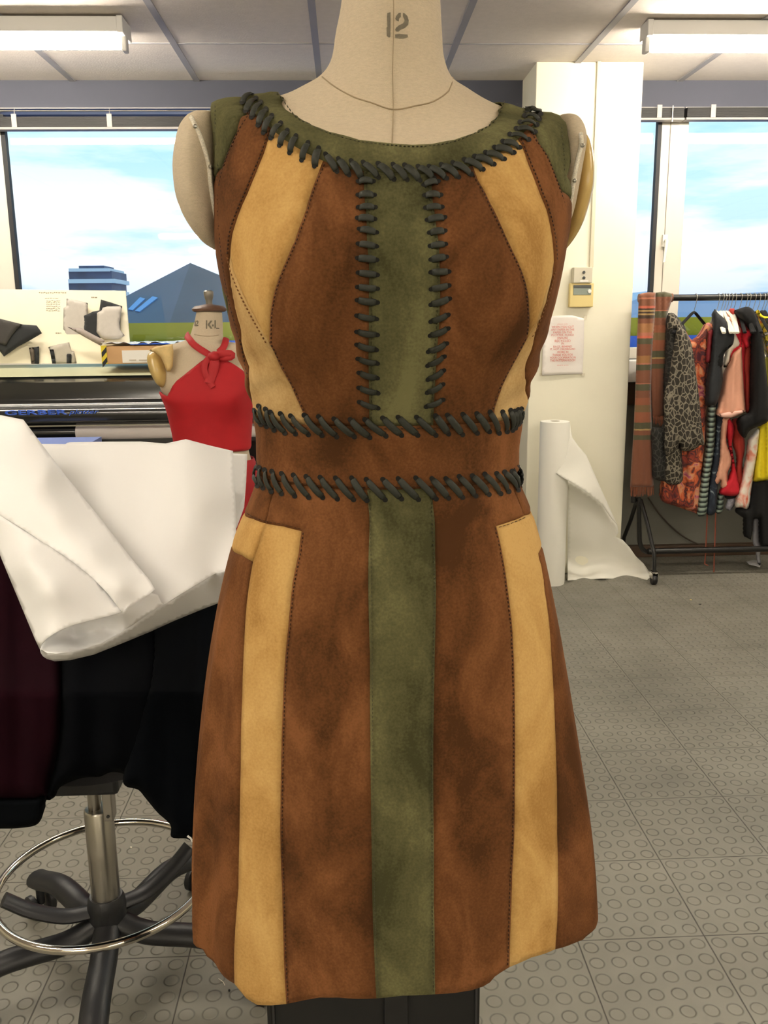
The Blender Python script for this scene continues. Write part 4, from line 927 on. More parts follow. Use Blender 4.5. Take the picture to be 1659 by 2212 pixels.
# cardboard box on the tray
Yx = 4.08
cb = empty('cardboard_box', (P(310, 785, Yx)[0], Yx+.1, P(310, 785, Yx)[2]), 'brown cardboard box with shiny plastic on top beside the red halter top', 'box')
a, c = P(219, 748, Yx), P(425, 784, Yx)
MB().box((a[0], Yx, c[2]), (c[0], Yx+.25, a[2])).build('carton', mat('cardboard', (196, 156, 110), .8, var=.05, vscale=9), cb, bevel=.003)
m = MB(); nx_, ny_ = 26, 8
for j in range(ny_+1):
    for i in range(nx_+1):
        x = a[0]+(c[0]-a[0])*i/nx_; y = Yx-.004+.26*j/ny_; m.v.append((x, y, a[2]+.006+random.uniform(0, .012)))
for j in range(ny_):
    for i in range(nx_): k = j*(nx_+1)+i; m.f.append((k, k+1, k+nx_+2, k+nx_+1)); m.mi.append(0)
m.build('plastic_wrap', mat('clear_wrap', (206, 206, 206), .12, spec=.8), cb)
m = MB(); w = P(231, 760, Yx)[0]-a[0]; m.box((a[0]-.002, Yx-.004, c[2]), (a[0]+w, Yx, a[2]+.003)); m.cur = 1
for k_ in (0, 1): 
    zz = a[2]-.02-k_*.045; m.prism([(a[0], Yx-.006, zz-.03), (a[0], Yx-.006, zz-.008), (a[0]+w, Yx-.006, zz+.018), (a[0]+w, Yx-.006, zz-.004)], (0, .002, 0))
m.build('hazard_tape', [mat('tape_yellow', (222, 200, 40), .4), M_felt], cb)
p0, p1 = P(263, 757, Yx-.004), P(338, 783, Yx-.004); MB().box((p0[0], Yx-.004, p1[2]), (p1[0], Yx, p0[2])).build('paper_label', M_white, cb)
for (x0, x1) in ((279, 294), (300, 318)):
    p0, p1 = P(x0, 777, Yx-.006), P(x1, 778.5, Yx-.006); MB().box((p0[0], Yx-.006, p1[2]), (p1[0], Yx-.004, p0[2])).build('printed_line', M_pen, cb)

# ------------------------------------------------------------------ red halter dress form
Y2 = 3.05
f5 = lambda L_: [(x/4.608+310, y/4.608+620) for x, y in L_]
rr = [(422,668,483,674,.050,.050,2),(418,690,484,692,.053,.053,2),(412,710,485,712,.056,.056,2),(407,724,486,728,.060,.06,2),(398,732,495,735,.066,.062,2),(375,739,520,739,.072,.066,2),(352,748,545,748,.078,.07,2.2),(345,760,562,760,.084,.075,2.3),(341,785,570,780,.10,.08,2.4),(340,812,566,810,.115,.085,2.4),(344,838,558,838,.122,.085,2.3),(352,858,552,858,.122,.085,2.2),(360,878,548,880,.118,.085,2.2),(367,905,544,905,.110,.085,2.2),(373,930,542,930,.103,.085,2.2),(377,955,541,955,.098,.085,2.2),(377,972,541,972,.097,.085,2.2),(372,1000,548,1000,.102,.10,2.2),(364,1060,556,1060,.11,.12,2.2),(360,1130,560,1130,.11,.13,2.2),(362,1210,560,1210,.105,.12,2.2)]
B2 = Body(rr, Y2, k=.99)
b2v = B2.vat(860)
B2.disp = lambda th, v: .026*np.exp(-((th+.62)/.36)**2-((v-b2v)/.055)**2)+.026*np.exp(-((th-.5)/.36)**2-((v-b2v)/.055)**2)
B2.cache()
c2_ = P(452, 1300, Y2)
form2 = empty('dress_form', (c2_[0], Y2, 0), 'cream dress form with K and L stencilled, in the red halter top', 'dress form')
B2.grid('torso', 0, B2.V[-1], M_lin, form2, off=-.005, nth=72, nv=110)
seam(B2, 'neck_seam', f5([(445,455),(500,468),(600,484),(700,484),(805,470)]), M_linseam, form2, r=.0012, off=-.0045)
q = B2.S(0., 0.)[0]; cx_ = (B2.S(-PI/2, 0.)[0]+B2.S(PI/2, 0.)[0])/2
MB().lathe(cx_-np.array([0, 0, .004]), [(.050, 0), (.057, .004), (.058, .010), (.05, .018), (.02, .024), (.012, .026)], 40).build('neck_cap', mat('dark_wood', (92, 64, 48), .45), form2, smooth=True)
MB().lathe(cx_+np.array([0, 0, .018]), [(.011, 0), (.011, .014), (.014, .022), (.0165, .034), (.0165, .044), (.012, .048)], 28).build('finial', mat('worn_steel', (150, 144, 136), .35, metal=.8), form2, smooth=True)
glyph(B2, [f5([(497,330),(506,328),(506,385),(498,388)]), f5([(512,345),(518,332),(530,330),(540,340),(538,356),(524,372),(538,376),(540,386),(512,388),(512,378),(528,352),(526,342),(518,348)])], M_ink, form2, 'size_stencil', -.0035)
glyph(B2, [f5([(620,330),(633,330),(633,415),(620,415)]), f5([(640,368),(668,334),(690,334),(660,372),(690,416),(668,414),(640,378)]), f5([(685,372),(703,372),(703,392),(685,392)]), f5([(711,330),(725,330),(725,408),(711,412)]), f5([(728,404),(762,406),(762,418),(728,416)])], M_ink, form2, 'letter_stencil', -.0035)
PB = Body([(*f5([(70,640)])[0],*f5([(150,640)])[0],.01,.01,2),(*f5([(45,670)])[0],*f5([(172,690)])[0],.03,.03,2),(*f5([(40,740)])[0],*f5([(205,770)])[0],.04,.04,2),(*f5([(60,820)])[0],*f5([(226,850)])[0],.045,.045,2),(*f5([(95,900)])[0],*f5([(228,920)])[0],.04,.04,2),(*f5([(135,965)])[0],*f5([(215,970)])[0],.025,.025,2),(*f5([(170,995)])[0],*f5([(195,998)])[0],.005,.005,2)], Y2-.07)
PB.grid('arm_plate', 0, PB.V[-1], mat('yellow_plastic', (206, 176, 110), .25), form2, nth=36, nv=30)['label'] = 'yellowed plastic armhole plate'
pillow('canvas_patch', f5([(52,632),(110,598),(200,578),(290,566),(298,650),(292,790),(262,842),(232,842),(205,770),(172,700),(110,650)]), Y2-.105, .02, mat('yellow_canvas', (220, 190, 130), .8, var=.12, vscale=40), form2, R=6, sp=4, corner=True)
c0, c1_ = P(452, 1210, Y2), None
MB().lathe((c2_[0], Y2, 0), [(.24, 0), (.24, .02), (.03, .05), (.018, .06), (.018, .72)], 24).build('stand', M_pl2, form2, smooth=True)
M_redf = mat('red_crepe', (172, 12, 24), .75, var=.08, vscale=12, bump=.2, bscale=500, sheen=.2)
M_redl = mat('red_cord', (170, 28, 34), .7)
halter = empty('red_halter_top', (c2_[0], Y2-.08, P(450, 975, Y2)[2]), 'red halter neck top with a bow on the smaller dress form', 'top')
u_t, u_b = 0, 0
def s2(y, side):
    th = np.radians(89)*side; v = np.linspace(0, B2.V[-1], 600); return float(np.interp(y, proj(B2.S(np.full(600, th), v))[:, 1], v))
panel(B2, 'bodice', f5([(640,690),(600,722),(500,800),(400,880),(330,935),(290,985),(265,1040),(240,1085),(205,1072),(165,1038)])+[('s', -1.9, s2(850, -1)), ('s', -1.9, s2(974, -1))]+f5([(310,1560),(500,1590),(700,1610),(890,1640),(1040,1622)])+[('s', 1.9, s2(968, 1)), ('s', 1.9, s2(850, 1))]+f5([(1020,860),(900,770),(790,712),(740,665),(690,650)]), M_redf, halter, off=.004, sp=.009, puff=.003, solid=.002)
panel(B2, 'back_panel', [('s', -1.9, s2(850, -1)), ('s', -1.9, s2(974, -1)), ('s', -PI, s2(972, -1)), ('s', 1.9-2*PI, s2(968, 1)), ('s', 1.9-2*PI, s2(850, 1)), ('s', -PI, s2(855, 1))], M_redf, halter, off=.004, sp=.012, solid=.002)
def rope(name, pts, r, m, par, flat=None, lift=.012, B=B2):
    c = smooth_curve(f5(pts), 4); th, v = B.inv(c); p = B.S(th, v)+B.N(th, v)*lift
    return MB().tube(p, r, 10, flat=flat, nrm=B.N(th, v)).build(name, m, par, smooth=True)
rope('neck_strap', [(432,470),(455,520),(500,575),(570,625),(655,680)], .011, M_redl, halter, .35, .006)
rope('neck_strap', [(818,530),(812,570),(790,615),(750,655)], .011, M_redl, halter, .35, .006)
def loose(name, pts, Ys, r, flat=.3, par=halter):
    c = smooth_curve(f5(pts), 3); n = len(c); Yv = np.interp(np.linspace(0, 1, n), np.linspace(0, 1, len(Ys)), Ys)
    p = [P(x, y, yy) for (x, y), yy in zip(c, Yv)]; return MB().tube(p, r, 10, flat=flat, nrm=[(0, -1, 0)]*n).build(name, M_redl, par, smooth=True)
yf = float(B2.S(*[q_[0:1] for q_ in B2.inv(f5([(700, 700)]))])[0][1])
loose('bow_loop', [(700,690),(740,672),(800,664),(850,660),(882,670),(880,690),(850,700),(790,700),(730,700)], [yf-.015, yf-.03, yf-.035, yf-.03, yf-.012], .011)
loose('bow_tail', [(690,700),(640,720),(608,780),(612,850),(640,920),(690,1000)], [yf-.02, yf-.03, yf-.035, yf-.035, yf-.045], .010)
loose('bow_tail', [(700,700),(705,760),(690,840),(668,900),(650,960)], [yf-.018, yf-.03, yf-.03, yf-.04], .016)
q = P(*f5([(705, 690)])[0], yf-.018); m = MB(); m.lathe(q-np.array([0, 0, .016]), [(.004, 0), (.018, .006), (.022, .016), (.018, .026), (.004, .032)], 16); m.build('knot', M_redl, halter, smooth=True)
SB = Body([(376,974,541,974,.10,.09,2.2),(366,1000,553,1000,.11,.11,2.2),(352,1050,562,1040,.125,.13,2.2),(348,1120,560,1120,.13,.14,2.2),(350,1250,548,1250,.13,.14,2.2),(360,1500,530,1500,.12,.13,2.2)], Y2)
tag(SB.grid('red_skirt', .03, SB.V[-1], mat('red_skirt_cloth', (158, 20, 28), .8, var=.1, vscale=10), None, off=0, nth=60, nv=40, cap=False, solid=.002), 'red skirt on the smaller dress form below the halter top', 'skirt')

# ------------------------------------------------------------------ draughting stool
YS = 1.55
M_sb = mat('stool_black', (26, 27, 30), .45, bump=.1, bscale=400); M_brush = mat('brushed_steel', (176, 172, 164), .28, metal=1, bump=.05, bscale=300)
hub = P(229, 1935, YS); hx_ = hub[0]
st = empty('draughting_stool', (hx_, YS, 0), 'black draughting stool with five legs and chrome foot ring behind the dress', 'stool')
zh_ = PZ(229, 1935, 0); 
zc = hub[2]
MB().lathe((hx_, YS, zc-.085), [(.03, 0), (.036, .01), (.037, .065), (.035, .08), (.031, .088)], 28).build('hub', M_sb, st, smooth=True)
z1 = P(207, 1747, YS)[2]
MB().lathe((hx_, YS, zc-.01), [(.0272, 0), (.0272, z1-zc+.008), (.0245, z1-zc+.012)], 36).build('gas_lift', M_brush, st, smooth=True)
z2 = P(200, 1675, YS)[2]
MB().lathe((hx_-.006, YS, z1-.02), [(.0125, 0), (.0125, z2-z1+.03)], 24).build('piston', M_brush, st, smooth=True)
a, c = P(218, 1690, YS-.03), P(246, 1772, YS-.03)
MB().box((a[0], YS-.034, c[2]), (c[0], YS-.006, a[2]+.03)).build('back_bracket', M_brush, st, bevel=.002)
q = P(233, 1765, YS-.036); MB().lathe((q[0], YS-.036, q[2]), [(.003, 0), (.003, .003)], 12, 'y').build('bolt', M_sb, st)
m = MB(); m.box((hx_-.085, YS-.07, z2-.005), (hx_+.06, YS+.12, z2+.03)); m.build('seat_mechanism', M_sb, st, bevel=.008)
M_seat = mat('seat_fabric', (20, 20, 24), .95)
m = MB(); m.lathe((hx_, YS+.06, z2+.03), [(.14, 0), (.175, .012), (.185, .04), (.16, .06), (.1, .07)], 40); m.build('seat', M_seat, st, smooth=True)
m = MB(); m.box((hx_-.025, YS+.20, z2+.005), (hx_+.025, YS+.222, z2+.40)); m.box((hx_-.025, YS+.08, z2+.003), (hx_+.025, YS+.222, z2+.02)); m.build('back_stem', M_sb, st, bevel=.004)
m = MB(); m.box((hx_-.19, YS+.16, z2+.32), (hx_+.19, YS+.215, z2+.54)); m.build('backrest', M_seat, st, bevel=.03)
for k_, ang in enumerate((-82, -10, 66, 134, 206)):
    a = math.radians(ang); d = np.array([math.cos(a), math.sin(a), 0]); R_ = .315
    o = np.array([hx_, YS, 0]); pts = [o+d*.02+[0, 0, zc-.055], o+d*.08+[0, 0, zc-.075], o+d*.2+[0, 0, .125], o+d*.29+[0, 0, .095], o+d*R_+[0, 0, .088]]
    MB().tube(smooth_curve(pts, .02), .026, 14, flat=.75).build('leg', M_sb, st, smooth=True)
    cs = MB(); n_ = np.array([-d[1], d[0], 0])
    for s_ in (-1, 1):
        e0 = o+d*(R_-.002)+[0, 0, .027]+n_*s_*.012; e1 = e0+n_*s_*.016
        cs.tube([e0, e0+(e1-e0)*.2, e0+(e1-e0)*.8, e1], [.022, .026, .026, .022], 20)
    cs.tube([o+d*(R_-.005)+[0, 0, .075], o+d*(R_-.005)+[0, 0, .03]], .009, 10)
    cs.build('caster', M_sb, st, smooth=True)
rc = P(208, 1899, YS)
zr = rc[2]-.055; Rr = .200
ring = [(hx_+Rr*math.cos(t), YS+Rr*math.sin(t), zr+.055) for t in np.linspace(0, 2*PI, 73)]
MB().tube(ring, .0078, 14, cap=False).build('foot_ring', mat('chrome_ring', (212, 206, 196), .1, metal=1), st, smooth=True)
for ang in (192, 38, 105):
    a = math.radians(ang); d = np.array([math.cos(a), math.sin(a), 0]); o = np.array([hx_, YS, 0])
    MB().tube(smooth_curve([o+d*.03+[0, 0, zc-.03], o+d*.08+[0, 0, zc-.03], o+d*.14+[0, 0, zc-.005], o+d*.185+[0, 0, zr+.045]], .012), .020, 12, flat=.55).build('ring_arm', M_sb, st, smooth=True)

# clothes thrown over the stool
lean = lambda x, y: max(0, (1500-y)/400*.40)+max(0, (1150-y)/100*.05)

M_burg = mat('burgundy_cloth', (26, 6, 13), 1.0, spec=.05, var=.15, vscale=8); M_rib = mat('black_rib', (7, 9, 12), 1.0, spec=.05, var=.3, vscale=300, stretch=(6, 6, .2))
M_blkc = mat('black_cloth', (5, 6, 9), 1.0, var=.2, vscale=10, spec=.05); M_navy = mat('navy_cloth', (6, 8, 12), 1.0, var=.2, vscale=10, spec=.05); M_teal = mat('dark_green_cloth', (9, 16, 18), .95)
fd = lambda f, amp, ph: (lambda x, y: amp*math.sin(x*f+ph+y*.002)+amp*.5*math.sin(x*f*2.3+ph))
bj = empty('burgundy_jacket', (P(40, 1790, 1.34)[0], 1.34, P(40, 1790, 1.34)[2]), 'burgundy bomber jacket with black ribbed hem hanging at the left edge', 'jacket')
pillow('jacket_body', [(-130,1060),(60,1070),(120,1150),(135,1300),(136,1450),(134,1550),(125,1625),(108,1690),(96,1724),(0,1728),(-130,1730)], 1.34, .035, M_burg, bj, Yf=lean, R=40, sp=10, fold=fd(.05, .006, 0))
pillow('ribbed_hem', [(-130,1722),(0,1722),(60,1722),(97,1718),(93,1750),(90,1768),(76,1783),(40,1789),(0,1790),(-130,1790)], 1.345, .035, M_rib, bj, R=14, sp=7)
tag(pillow('black_jacket', [(60,1100),(200,1060),(380,1060),(420,1200),(400,1350),(385,1500),(372,1600),(330,1668),(300,1690),(268,1672),(240,1668),(215,1678),(180,1680),(150,1690),(128,1702),(118,1722),(100,1728),(108,1690),(125,1620),(132,1500),(120,1300)], 1.33, .035, M_blkc, None, Yf=lean, R=45, sp=10, fold=fd(.035, .008, 1)), 'black jacket draped over the stool seat, above the steel column', 'jacket')
bc = pillow('black_coat', [(300,1150),(440,1100),(500,1150),(480,1300),(450,1500),(440,1700),(432,1812),(400,1811),(370,1808),(368,1782),(340,1755),(315,1725),(298,1706),(270,1697),(268,1668),(300,1560),(330,1400)], 1.30, .03, M_navy, None, Yf=lean, R=30, sp=9, fold=fd(.05, .005, 2.5))
tag(bc, 'long black coat hanging down beside the dress hem', 'coat')
0 and pillow('side_facing', [(330,1300),(360,1300),(362,1450),(360,1600),(352,1605),(340,1450)], 1.262, .012, M_teal, bc, Yf=lean, R=10, sp=6)
th, = (MB(),)
q = [P(x, y, 1.24) for x, y in [(405,1806),(412,1811),(416,1818)]]; MB().tube(q, .0015, 6).build('loose_thread', M_white, bc)

# ------------------------------------------------------------------ the big sheet of pattern paper
M_pp = bpy.data.materials.new('pattern_paper'); M_pp.use_nodes = True
_n = M_pp.node_tree; _p = _n.nodes['Principled BSDF']; _p.inputs['Base Color'].default_value = srgb(255, 254, 253); _p.inputs['Roughness'].default_value = .75; _p.inputs['Specular IOR Level'].default_value = .25
_t = _n.nodes.new('ShaderNodeBsdfTranslucent'); _t.inputs[0].default_value = (.9, .9, .9, 1); _x = _n.nodes.new('ShaderNodeMixShader'); _x.inputs[0].default_value = .12
_n.links.new(_p.outputs[0], _x.inputs[1]); _n.links.new(_t.outputs[0], _x.inputs[2]); _n.links.new(_x.outputs[0], _n.nodes['Material Output'].inputs[0])
f6 = lambda L_: [(x/2.9625, y/2.9625+880) for x, y in L_]
mb = MB()
# back sheet edge seen behind
patch(mb, f6([(1400,270),(1495,295),(1582,300),(1575,480),(1562,640),(1515,770),(1400,760)]), [(473,970,1.66),(533,981,1.68),(528,1090,1.63),(480,1130,1.60),(473,1040,1.63)])
# right-hand sheet
patch(mb, f6([(200,235),(420,237),(430,228),(445,225),(680,221),(900,220),(1060,232),(1190,205),(1340,245),(1490,280),(1500,480),(1510,700),(1512,900),(1512,1046),(1432,1049),(1380,1062),(1250,1140),(1100,1232),(1048,1262),(985,1290),(900,1240),(700,900),(400,500)]),
   [(80,958,1.62),(142,958,1.62),(304,954,1.60),(402,949,1.56),(503,974,1.60),(508,1040,1.50),(510,1116,1.44),(510,1230,1.34),(470,1238,1.35),(420,1265,1.30),(352,1305,1.27),(300,1200,1.34),(240,1080,1.45),(300,1050,1.49),(400,1050,1.44),(400,1150,1.375),(350,1000,1.53),(450,1060,1.44),(320,1130,1.41)], 8)
# diagonal fold coming from the upper left
patch(mb, f6([(-260,20),(0,50),(150,80),(265,235),(420,440),(640,710),(850,980),(960,1110),(992,1165),(960,1195),(905,1230),(850,1270),(780,1310),(690,1190),(600,1100),(460,990),(300,880),(150,780),(0,690),(-260,560)]),
   [(-88,890,1.55),(0,897,1.50),(51,907,1.48),(89,959,1.46),(142,1030,1.44),(216,1120,1.36),(287,1210,1.28),(334,1273,1.22),(305,1296,1.215),(263,1322,1.20),(202,1251,1.22),(101,1177,1.27),(0,1113,1.32),(-88,1069,1.36),(60,1020,1.37),(0,1000,1.40),(130,1110,1.30),(200,1190,1.245),(260,1260,1.21),(20,950,1.45),(110,1020,1.385)], 8)
# lower left lobe
patch(mb, f6([(-260,560),(0,690),(150,780),(300,880),(460,990),(600,1100),(690,1190),(780,1310),(700,1335),(560,1368),(470,1392),(400,1420),(345,1450),(300,1482),(270,1515),(256,1545),(225,1480),(200,1420),(100,1180),(0,940),(-260,400)]),
   [(-88,1069,1.36),(0,1113,1.32),(101,1177,1.27),(202,1251,1.22),(263,1322,1.20),(189,1342,1.17),(135,1359,1.155),(101,1379,1.15),(86,1401,1.17),(67,1359,1.20),(34,1278,1.25),(0,1197,1.31),(100,1280,1.165),(60,1220,1.21),(150,1290,1.175)], 8)
# inside of the curled end
patch(mb, f6([(780,1310),(700,1335),(560,1368),(470,1392),(400,1420),(345,1450),(300,1482),(270,1515),(256,1545),(300,1572),(360,1577),(430,1570),(540,1543),(650,1510),(750,1455),(850,1390),(950,1320),(1045,1260),(1030,1248),(1010,1200),(940,1180),(860,1225),(800,1290)]),
   [(263,1322,1.20),(189,1342,1.22),(135,1359,1.23),(88,1398,1.18),(145,1410,1.16),(219,1390,1.19),(287,1349,1.23),(352,1305,1.26),(314,1298,1.24),(160,1380,1.25),(230,1360,1.25)], 7)
# underside roll
patch(mb, f6([(1440,1046),(1380,1062),(1250,1140),(1100,1232),(1045,1260),(950,1320),(850,1390),(750,1455),(650,1510),(540,1543),(430,1570),(360,1577),(300,1572),(256,1545),(262,1570),(275,1590),(300,1607),(350,1622),(450,1615),(600,1580),(800,1500),(970,1430),(1100,1370),(1270,1300),(1400,1250),(1500,1210),(1500,1046)]),
   [(483,1234,1.34),(466,1238,1.35),(422,1265,1.31),(352,1305,1.265),(287,1349,1.235),(219,1390,1.195),(145,1410,1.165),(88,1403,1.175),(118,1427,1.22),(203,1413,1.26),(270,1386,1.29),(371,1342,1.34),(429,1319,1.38),(506,1288,1.42)], 7)
pp = mb.build('pattern_paper', M_pp, smooth='all', solid=.0006)
tag(pp, 'large folded sheet of white pattern paper draped over the clothes on the stool', 'paper')
# ------------------------------------------------------------------ clothes rack on the right
YR = 4.30
M_rk = mat('rack_black', (16, 16, 17), .35)
a, c = P(1386, 644, YR), P(1760, 640, YR)
rk = empty('clothes_rack', ((a[0]+c[0])/2, YR, 0), 'black tubular clothes rack on castors by the right window', 'clothes rack')
zr_ = a[2]; xe = a[0]+1.75
MB().tube([(a[0], YR, zr_), (xe, YR, zr_)], .0155, 16).build('top_rail', M_rk, rk, smooth=True)
q0, q1 = P(1378, 700, YR), P(1378, 1085, YR)
MB().tube([(a[0]+.008, YR, zr_), (a[0]+.008, YR, q1[2])], .014, 14).build('upright', M_rk, rk, smooth=True)
ap = P(1380, 1075, YR)
pt = [(ap[0], YR, ap[2]), P(1381, 1150, YR), P(1383, 1175, YR), P(1392, 1190, YR), P(1412, 1194, YR)]
MB().tube(smooth_curve(pt, .01), .012, 12).build('side_tube', M_rk, rk, smooth=True)
MB().tube([P(1384, 1080, YR), P(1398, 1130, YR-.08), P(1411, 1186, YR-.16), P(1413, 1196, YR-.17), P(1413, 1236, YR-.17)], .010, 12).build('brace', M_rk, rk, smooth=True)
MB().tube([P(1376, 1080, YR), P(1362, 1125, YR+.1), P(1348, 1160, YR+.16), P(1346, 1180, YR+.165)], .010, 12).build('brace', M_rk, rk, smooth=True)
b0 = P(1400, 1191, YR-.03); MB().tube([b0, (xe, YR-.03, b0[2])], .015, 14).build('bottom_rail', M_rk, rk, smooth=True)
MB().tube([(xe, YR, zr_), (xe, YR, b0[2])], .014, 14).build('upright', M_rk, rk, smooth=True)
for x_, y_ in ((P(1413, 1236, YR-.17)[0], YR-.17), (a[0]-.03, YR+.165), (xe, YR-.17), (xe, YR+.165)):
    m = MB(); m.lathe((x_-.012, y_, .027), [(.024, 0), (.027, .004), (.027, .020), (.024, .024)], 22, 'x'); cw = m.build('castor_wheel', M_rk, rk, smooth=True)
    m = MB(); m.box((x_-.016, y_-.02, .035), (x_-.013, y_+.02, .066)); m.box((x_+.013, y_-.02, .035), (x_+.016, y_+.02, .066)); m.box((x_-.016, y_-.02, .062), (x_+.016, y_+.02, .068)); m.build('fork', M_chr, cw)
for x_ in (xe,): MB().tube([(x_, YR-.17, .068), (x_, YR-.17, b0[2]-.05), (x_, YR, b0[2]+.02), (x_, YR+.165, b0[2]-.05), (x_, YR+.165, .068)], .010, 10).build('brace', M_rk, rk, smooth=True)

# striped scarf
def stripes(name, base, bands, scale_z0, scale_z1, noise=.5):
    m = bpy.data.materials.new(name); m.use_nodes = True; nt = m.node_tree; b = nt.nodes['Principled BSDF']; N = nt.nodes.new; L = nt.links.new
    tc = N('ShaderNodeTexCoord'); sp = N('ShaderNodeSeparateXYZ'); L(tc.outputs['Object'], sp.inputs[0])
    n = N('ShaderNodeTexNoise'); n.inputs['Scale'].default_value = 60; L(tc.outputs['Object'], n.inputs[0])
    ad = N('ShaderNodeMath'); ad.operation = 'MULTIPLY_ADD'; ad.inputs[1].default_value = .006*noise; L(n.outputs[0], ad.inputs[0]); L(sp.outputs[2], ad.inputs[2])
    mr = N('ShaderNodeMapRange'); L(ad.outputs[0], mr.inputs[0]); mr.inputs[1].default_value = scale_z0; mr.inputs[2].default_value = scale_z1
    r = N('ShaderNodeValToRGB'); r.color_ramp.interpolation = 'CONSTANT'; L(mr.outputs[0], r.inputs[0]); e = r.color_ramp.elements
    e[0].position = 0; e[0].color = srgb(*bands[0][1]); e[1].position = bands[1][0]; e[1].color = srgb(*bands[1][1])
    for p, c in bands[2:32]: k = e.new(p); k.color = srgb(*c)
    L(r.outputs[0], b.inputs['Base Color']); b.inputs['Roughness'].default_value = .95; b.inputs['Sheen Weight'].default_value = .2
    wv = N('ShaderNodeTexWave'); wv.inputs['Scale'].default_value = 150; L(tc.outputs['Object'], wv.inputs[0]); bp = N('ShaderNodeBump'); bp.inputs['Strength'].default_value = .3; bp.inputs['Distance'].default_value = .001; L(wv.outputs[0], bp.inputs['Height']); L(bp.outputs[0], b.inputs['Normal'])
    return m
RU, OR_, GR, TN, PKc, DK = (120, 74, 52), (138, 82, 56), (78, 76, 54), (160, 132, 84), (170, 106, 82), (62, 46, 34)
zt_, zb_ = 0, 1
GB = (112, 88, 58); RP = (190, 98, 76)
seq_ = [(50, PKc), (105, GR), (150, RU), (210, PKc), (222, RU), (290, RP), (315, DK), (330, TN), (345, DK), (360, TN), (375, DK), (405, RU), (455, (156, 108, 68)), (545, PKc), (575, RP), (605, GR), (660, RU), (770, (148, 104, 62)), (845, PKc), (860, GR), (915, RU), (1040, PKc), (1055, GR), (1120, RU), (1190, OR_), (1260, GB), (1335, OR_), (1440, GR), (1500, TN), (1515, RU), (1570, GR), (1615, RU)]
seq = [(0, seq_[-1][1])]+[(1-(seq_[i+1][0]-50)/2060, seq_[i][1]) for i in range(len(seq_)-2, -1, -1)]
sc = empty('striped_scarf', (P(1400, 640, YR)[0], YR, P(1400, 1068, YR)[2]), 'long rust and olive striped scarf looped over the left end of the rack', 'scarf')
Hs = P(1400, 632, YR)[2]-P(1400, 1070, YR)[2]
M_sc = stripes('scarf_stripes', RU, seq, 0, Hs)
folds = lambda f, a_, p=0: (lambda x, y: a_*math.sin(x*f+p)+a_*.4*math.sin(x*f*2.7+y*.01+p))
fr1 = pillow('long_tail', [(1380,637),(1384,634),(1400,631),(1416,632),(1416,660),(1412,720),(1408,773),(1406,850),(1408,927),(1411,1000),(1412,1052),(1361,1052),(1364,1000),(1369,927),(1372,850),(1376,735),(1379,658)], YR-.045, .018, M_sc, sc, R=7, sp=5, fold=folds(.35, .004), corner=True)
fr2 = pillow('short_tail', [(1417,632),(1424,631),(1436,630),(1450,634),(1453,640),(1450,652),(1446,665),(1442,677),(1440,735),(1438,775),(1436,811),(1435,860),(1434,902),(1409,902),(1402,811),(1402,750),(1402,696)], YR-.03, .014, M_sc, sc, R=6, sp=5, fold=folds(.5, .006), corner=True)
M_fr = mat('scarf_fringe', (136, 82, 58), .95, var=.15, vscale=60)
def fringe(x0, x1, y0, y1, Y, par, n):
    m = MB()
    for i in range(n):
        x = x0+(x1-x0)*(i+.5)/n; dx = random.uniform(-1.5, 1.5); m.tube([P(x, y0, Y), P(x+dx*.5, (y0+y1)/2, Y-.003), P(x+dx, y1+random.uniform(-4, 3), Y)], .0016, 5)
    m.build('fringe', M_fr, par)
fringe(1361, 1412, 1048, 1071, YR-.045, fr1, 26); fringe(1411, 1434, 898, 917, YR-.04, fr2, 14)
MB().tube([(P(1380, 640, YR)[0], YR, zr_), (P(1452, 640, YR)[0], YR, zr_)], .021, 18).build('loop', M_sc, sc, smooth=True)

# patterned cloths
def voro(name, dark, line, scale=40):
    m = bpy.data.materials.new(name); m.use_nodes = True; nt = m.node_tree; b = nt.nodes['Principled BSDF']; N = nt.nodes.new; L = nt.links.new
    tc = N('ShaderNodeTexCoord'); mp = N('ShaderNodeMapping'); mp.inputs['Scale'].default_value = (1.35, .25, .9); L(tc.outputs['Object'], mp.inputs[0])
    nz = N('ShaderNodeTexNoise'); nz.inputs['Scale'].default_value = 30; L(tc.outputs['Object'], nz.inputs[0]); ad = N('ShaderNodeMix'); ad.data_type = 'VECTOR'; ad.inputs[0].default_value = .012; L(mp.outputs[0], ad.inputs[4]); L(nz.outputs[1], ad.inputs[5])
    v = N('ShaderNodeTexVoronoi'); v.feature = 'DISTANCE_TO_EDGE'; v.inputs['Scale'].default_value = scale; L(ad.outputs[1], v.inputs[0])
    r = N('ShaderNodeValToRGB'); L(v.outputs[0], r.inputs[0]); r.color_ramp.elements[0].position = .035; r.color_ramp.elements[0].color = srgb(*line); r.color_ramp.elements[1].position = .10; r.color_ramp.elements[1].color = srgb(*dark)
    L(r.outputs[0], b.inputs['Base Color']); b.inputs['Roughness'].default_value = .9; return m
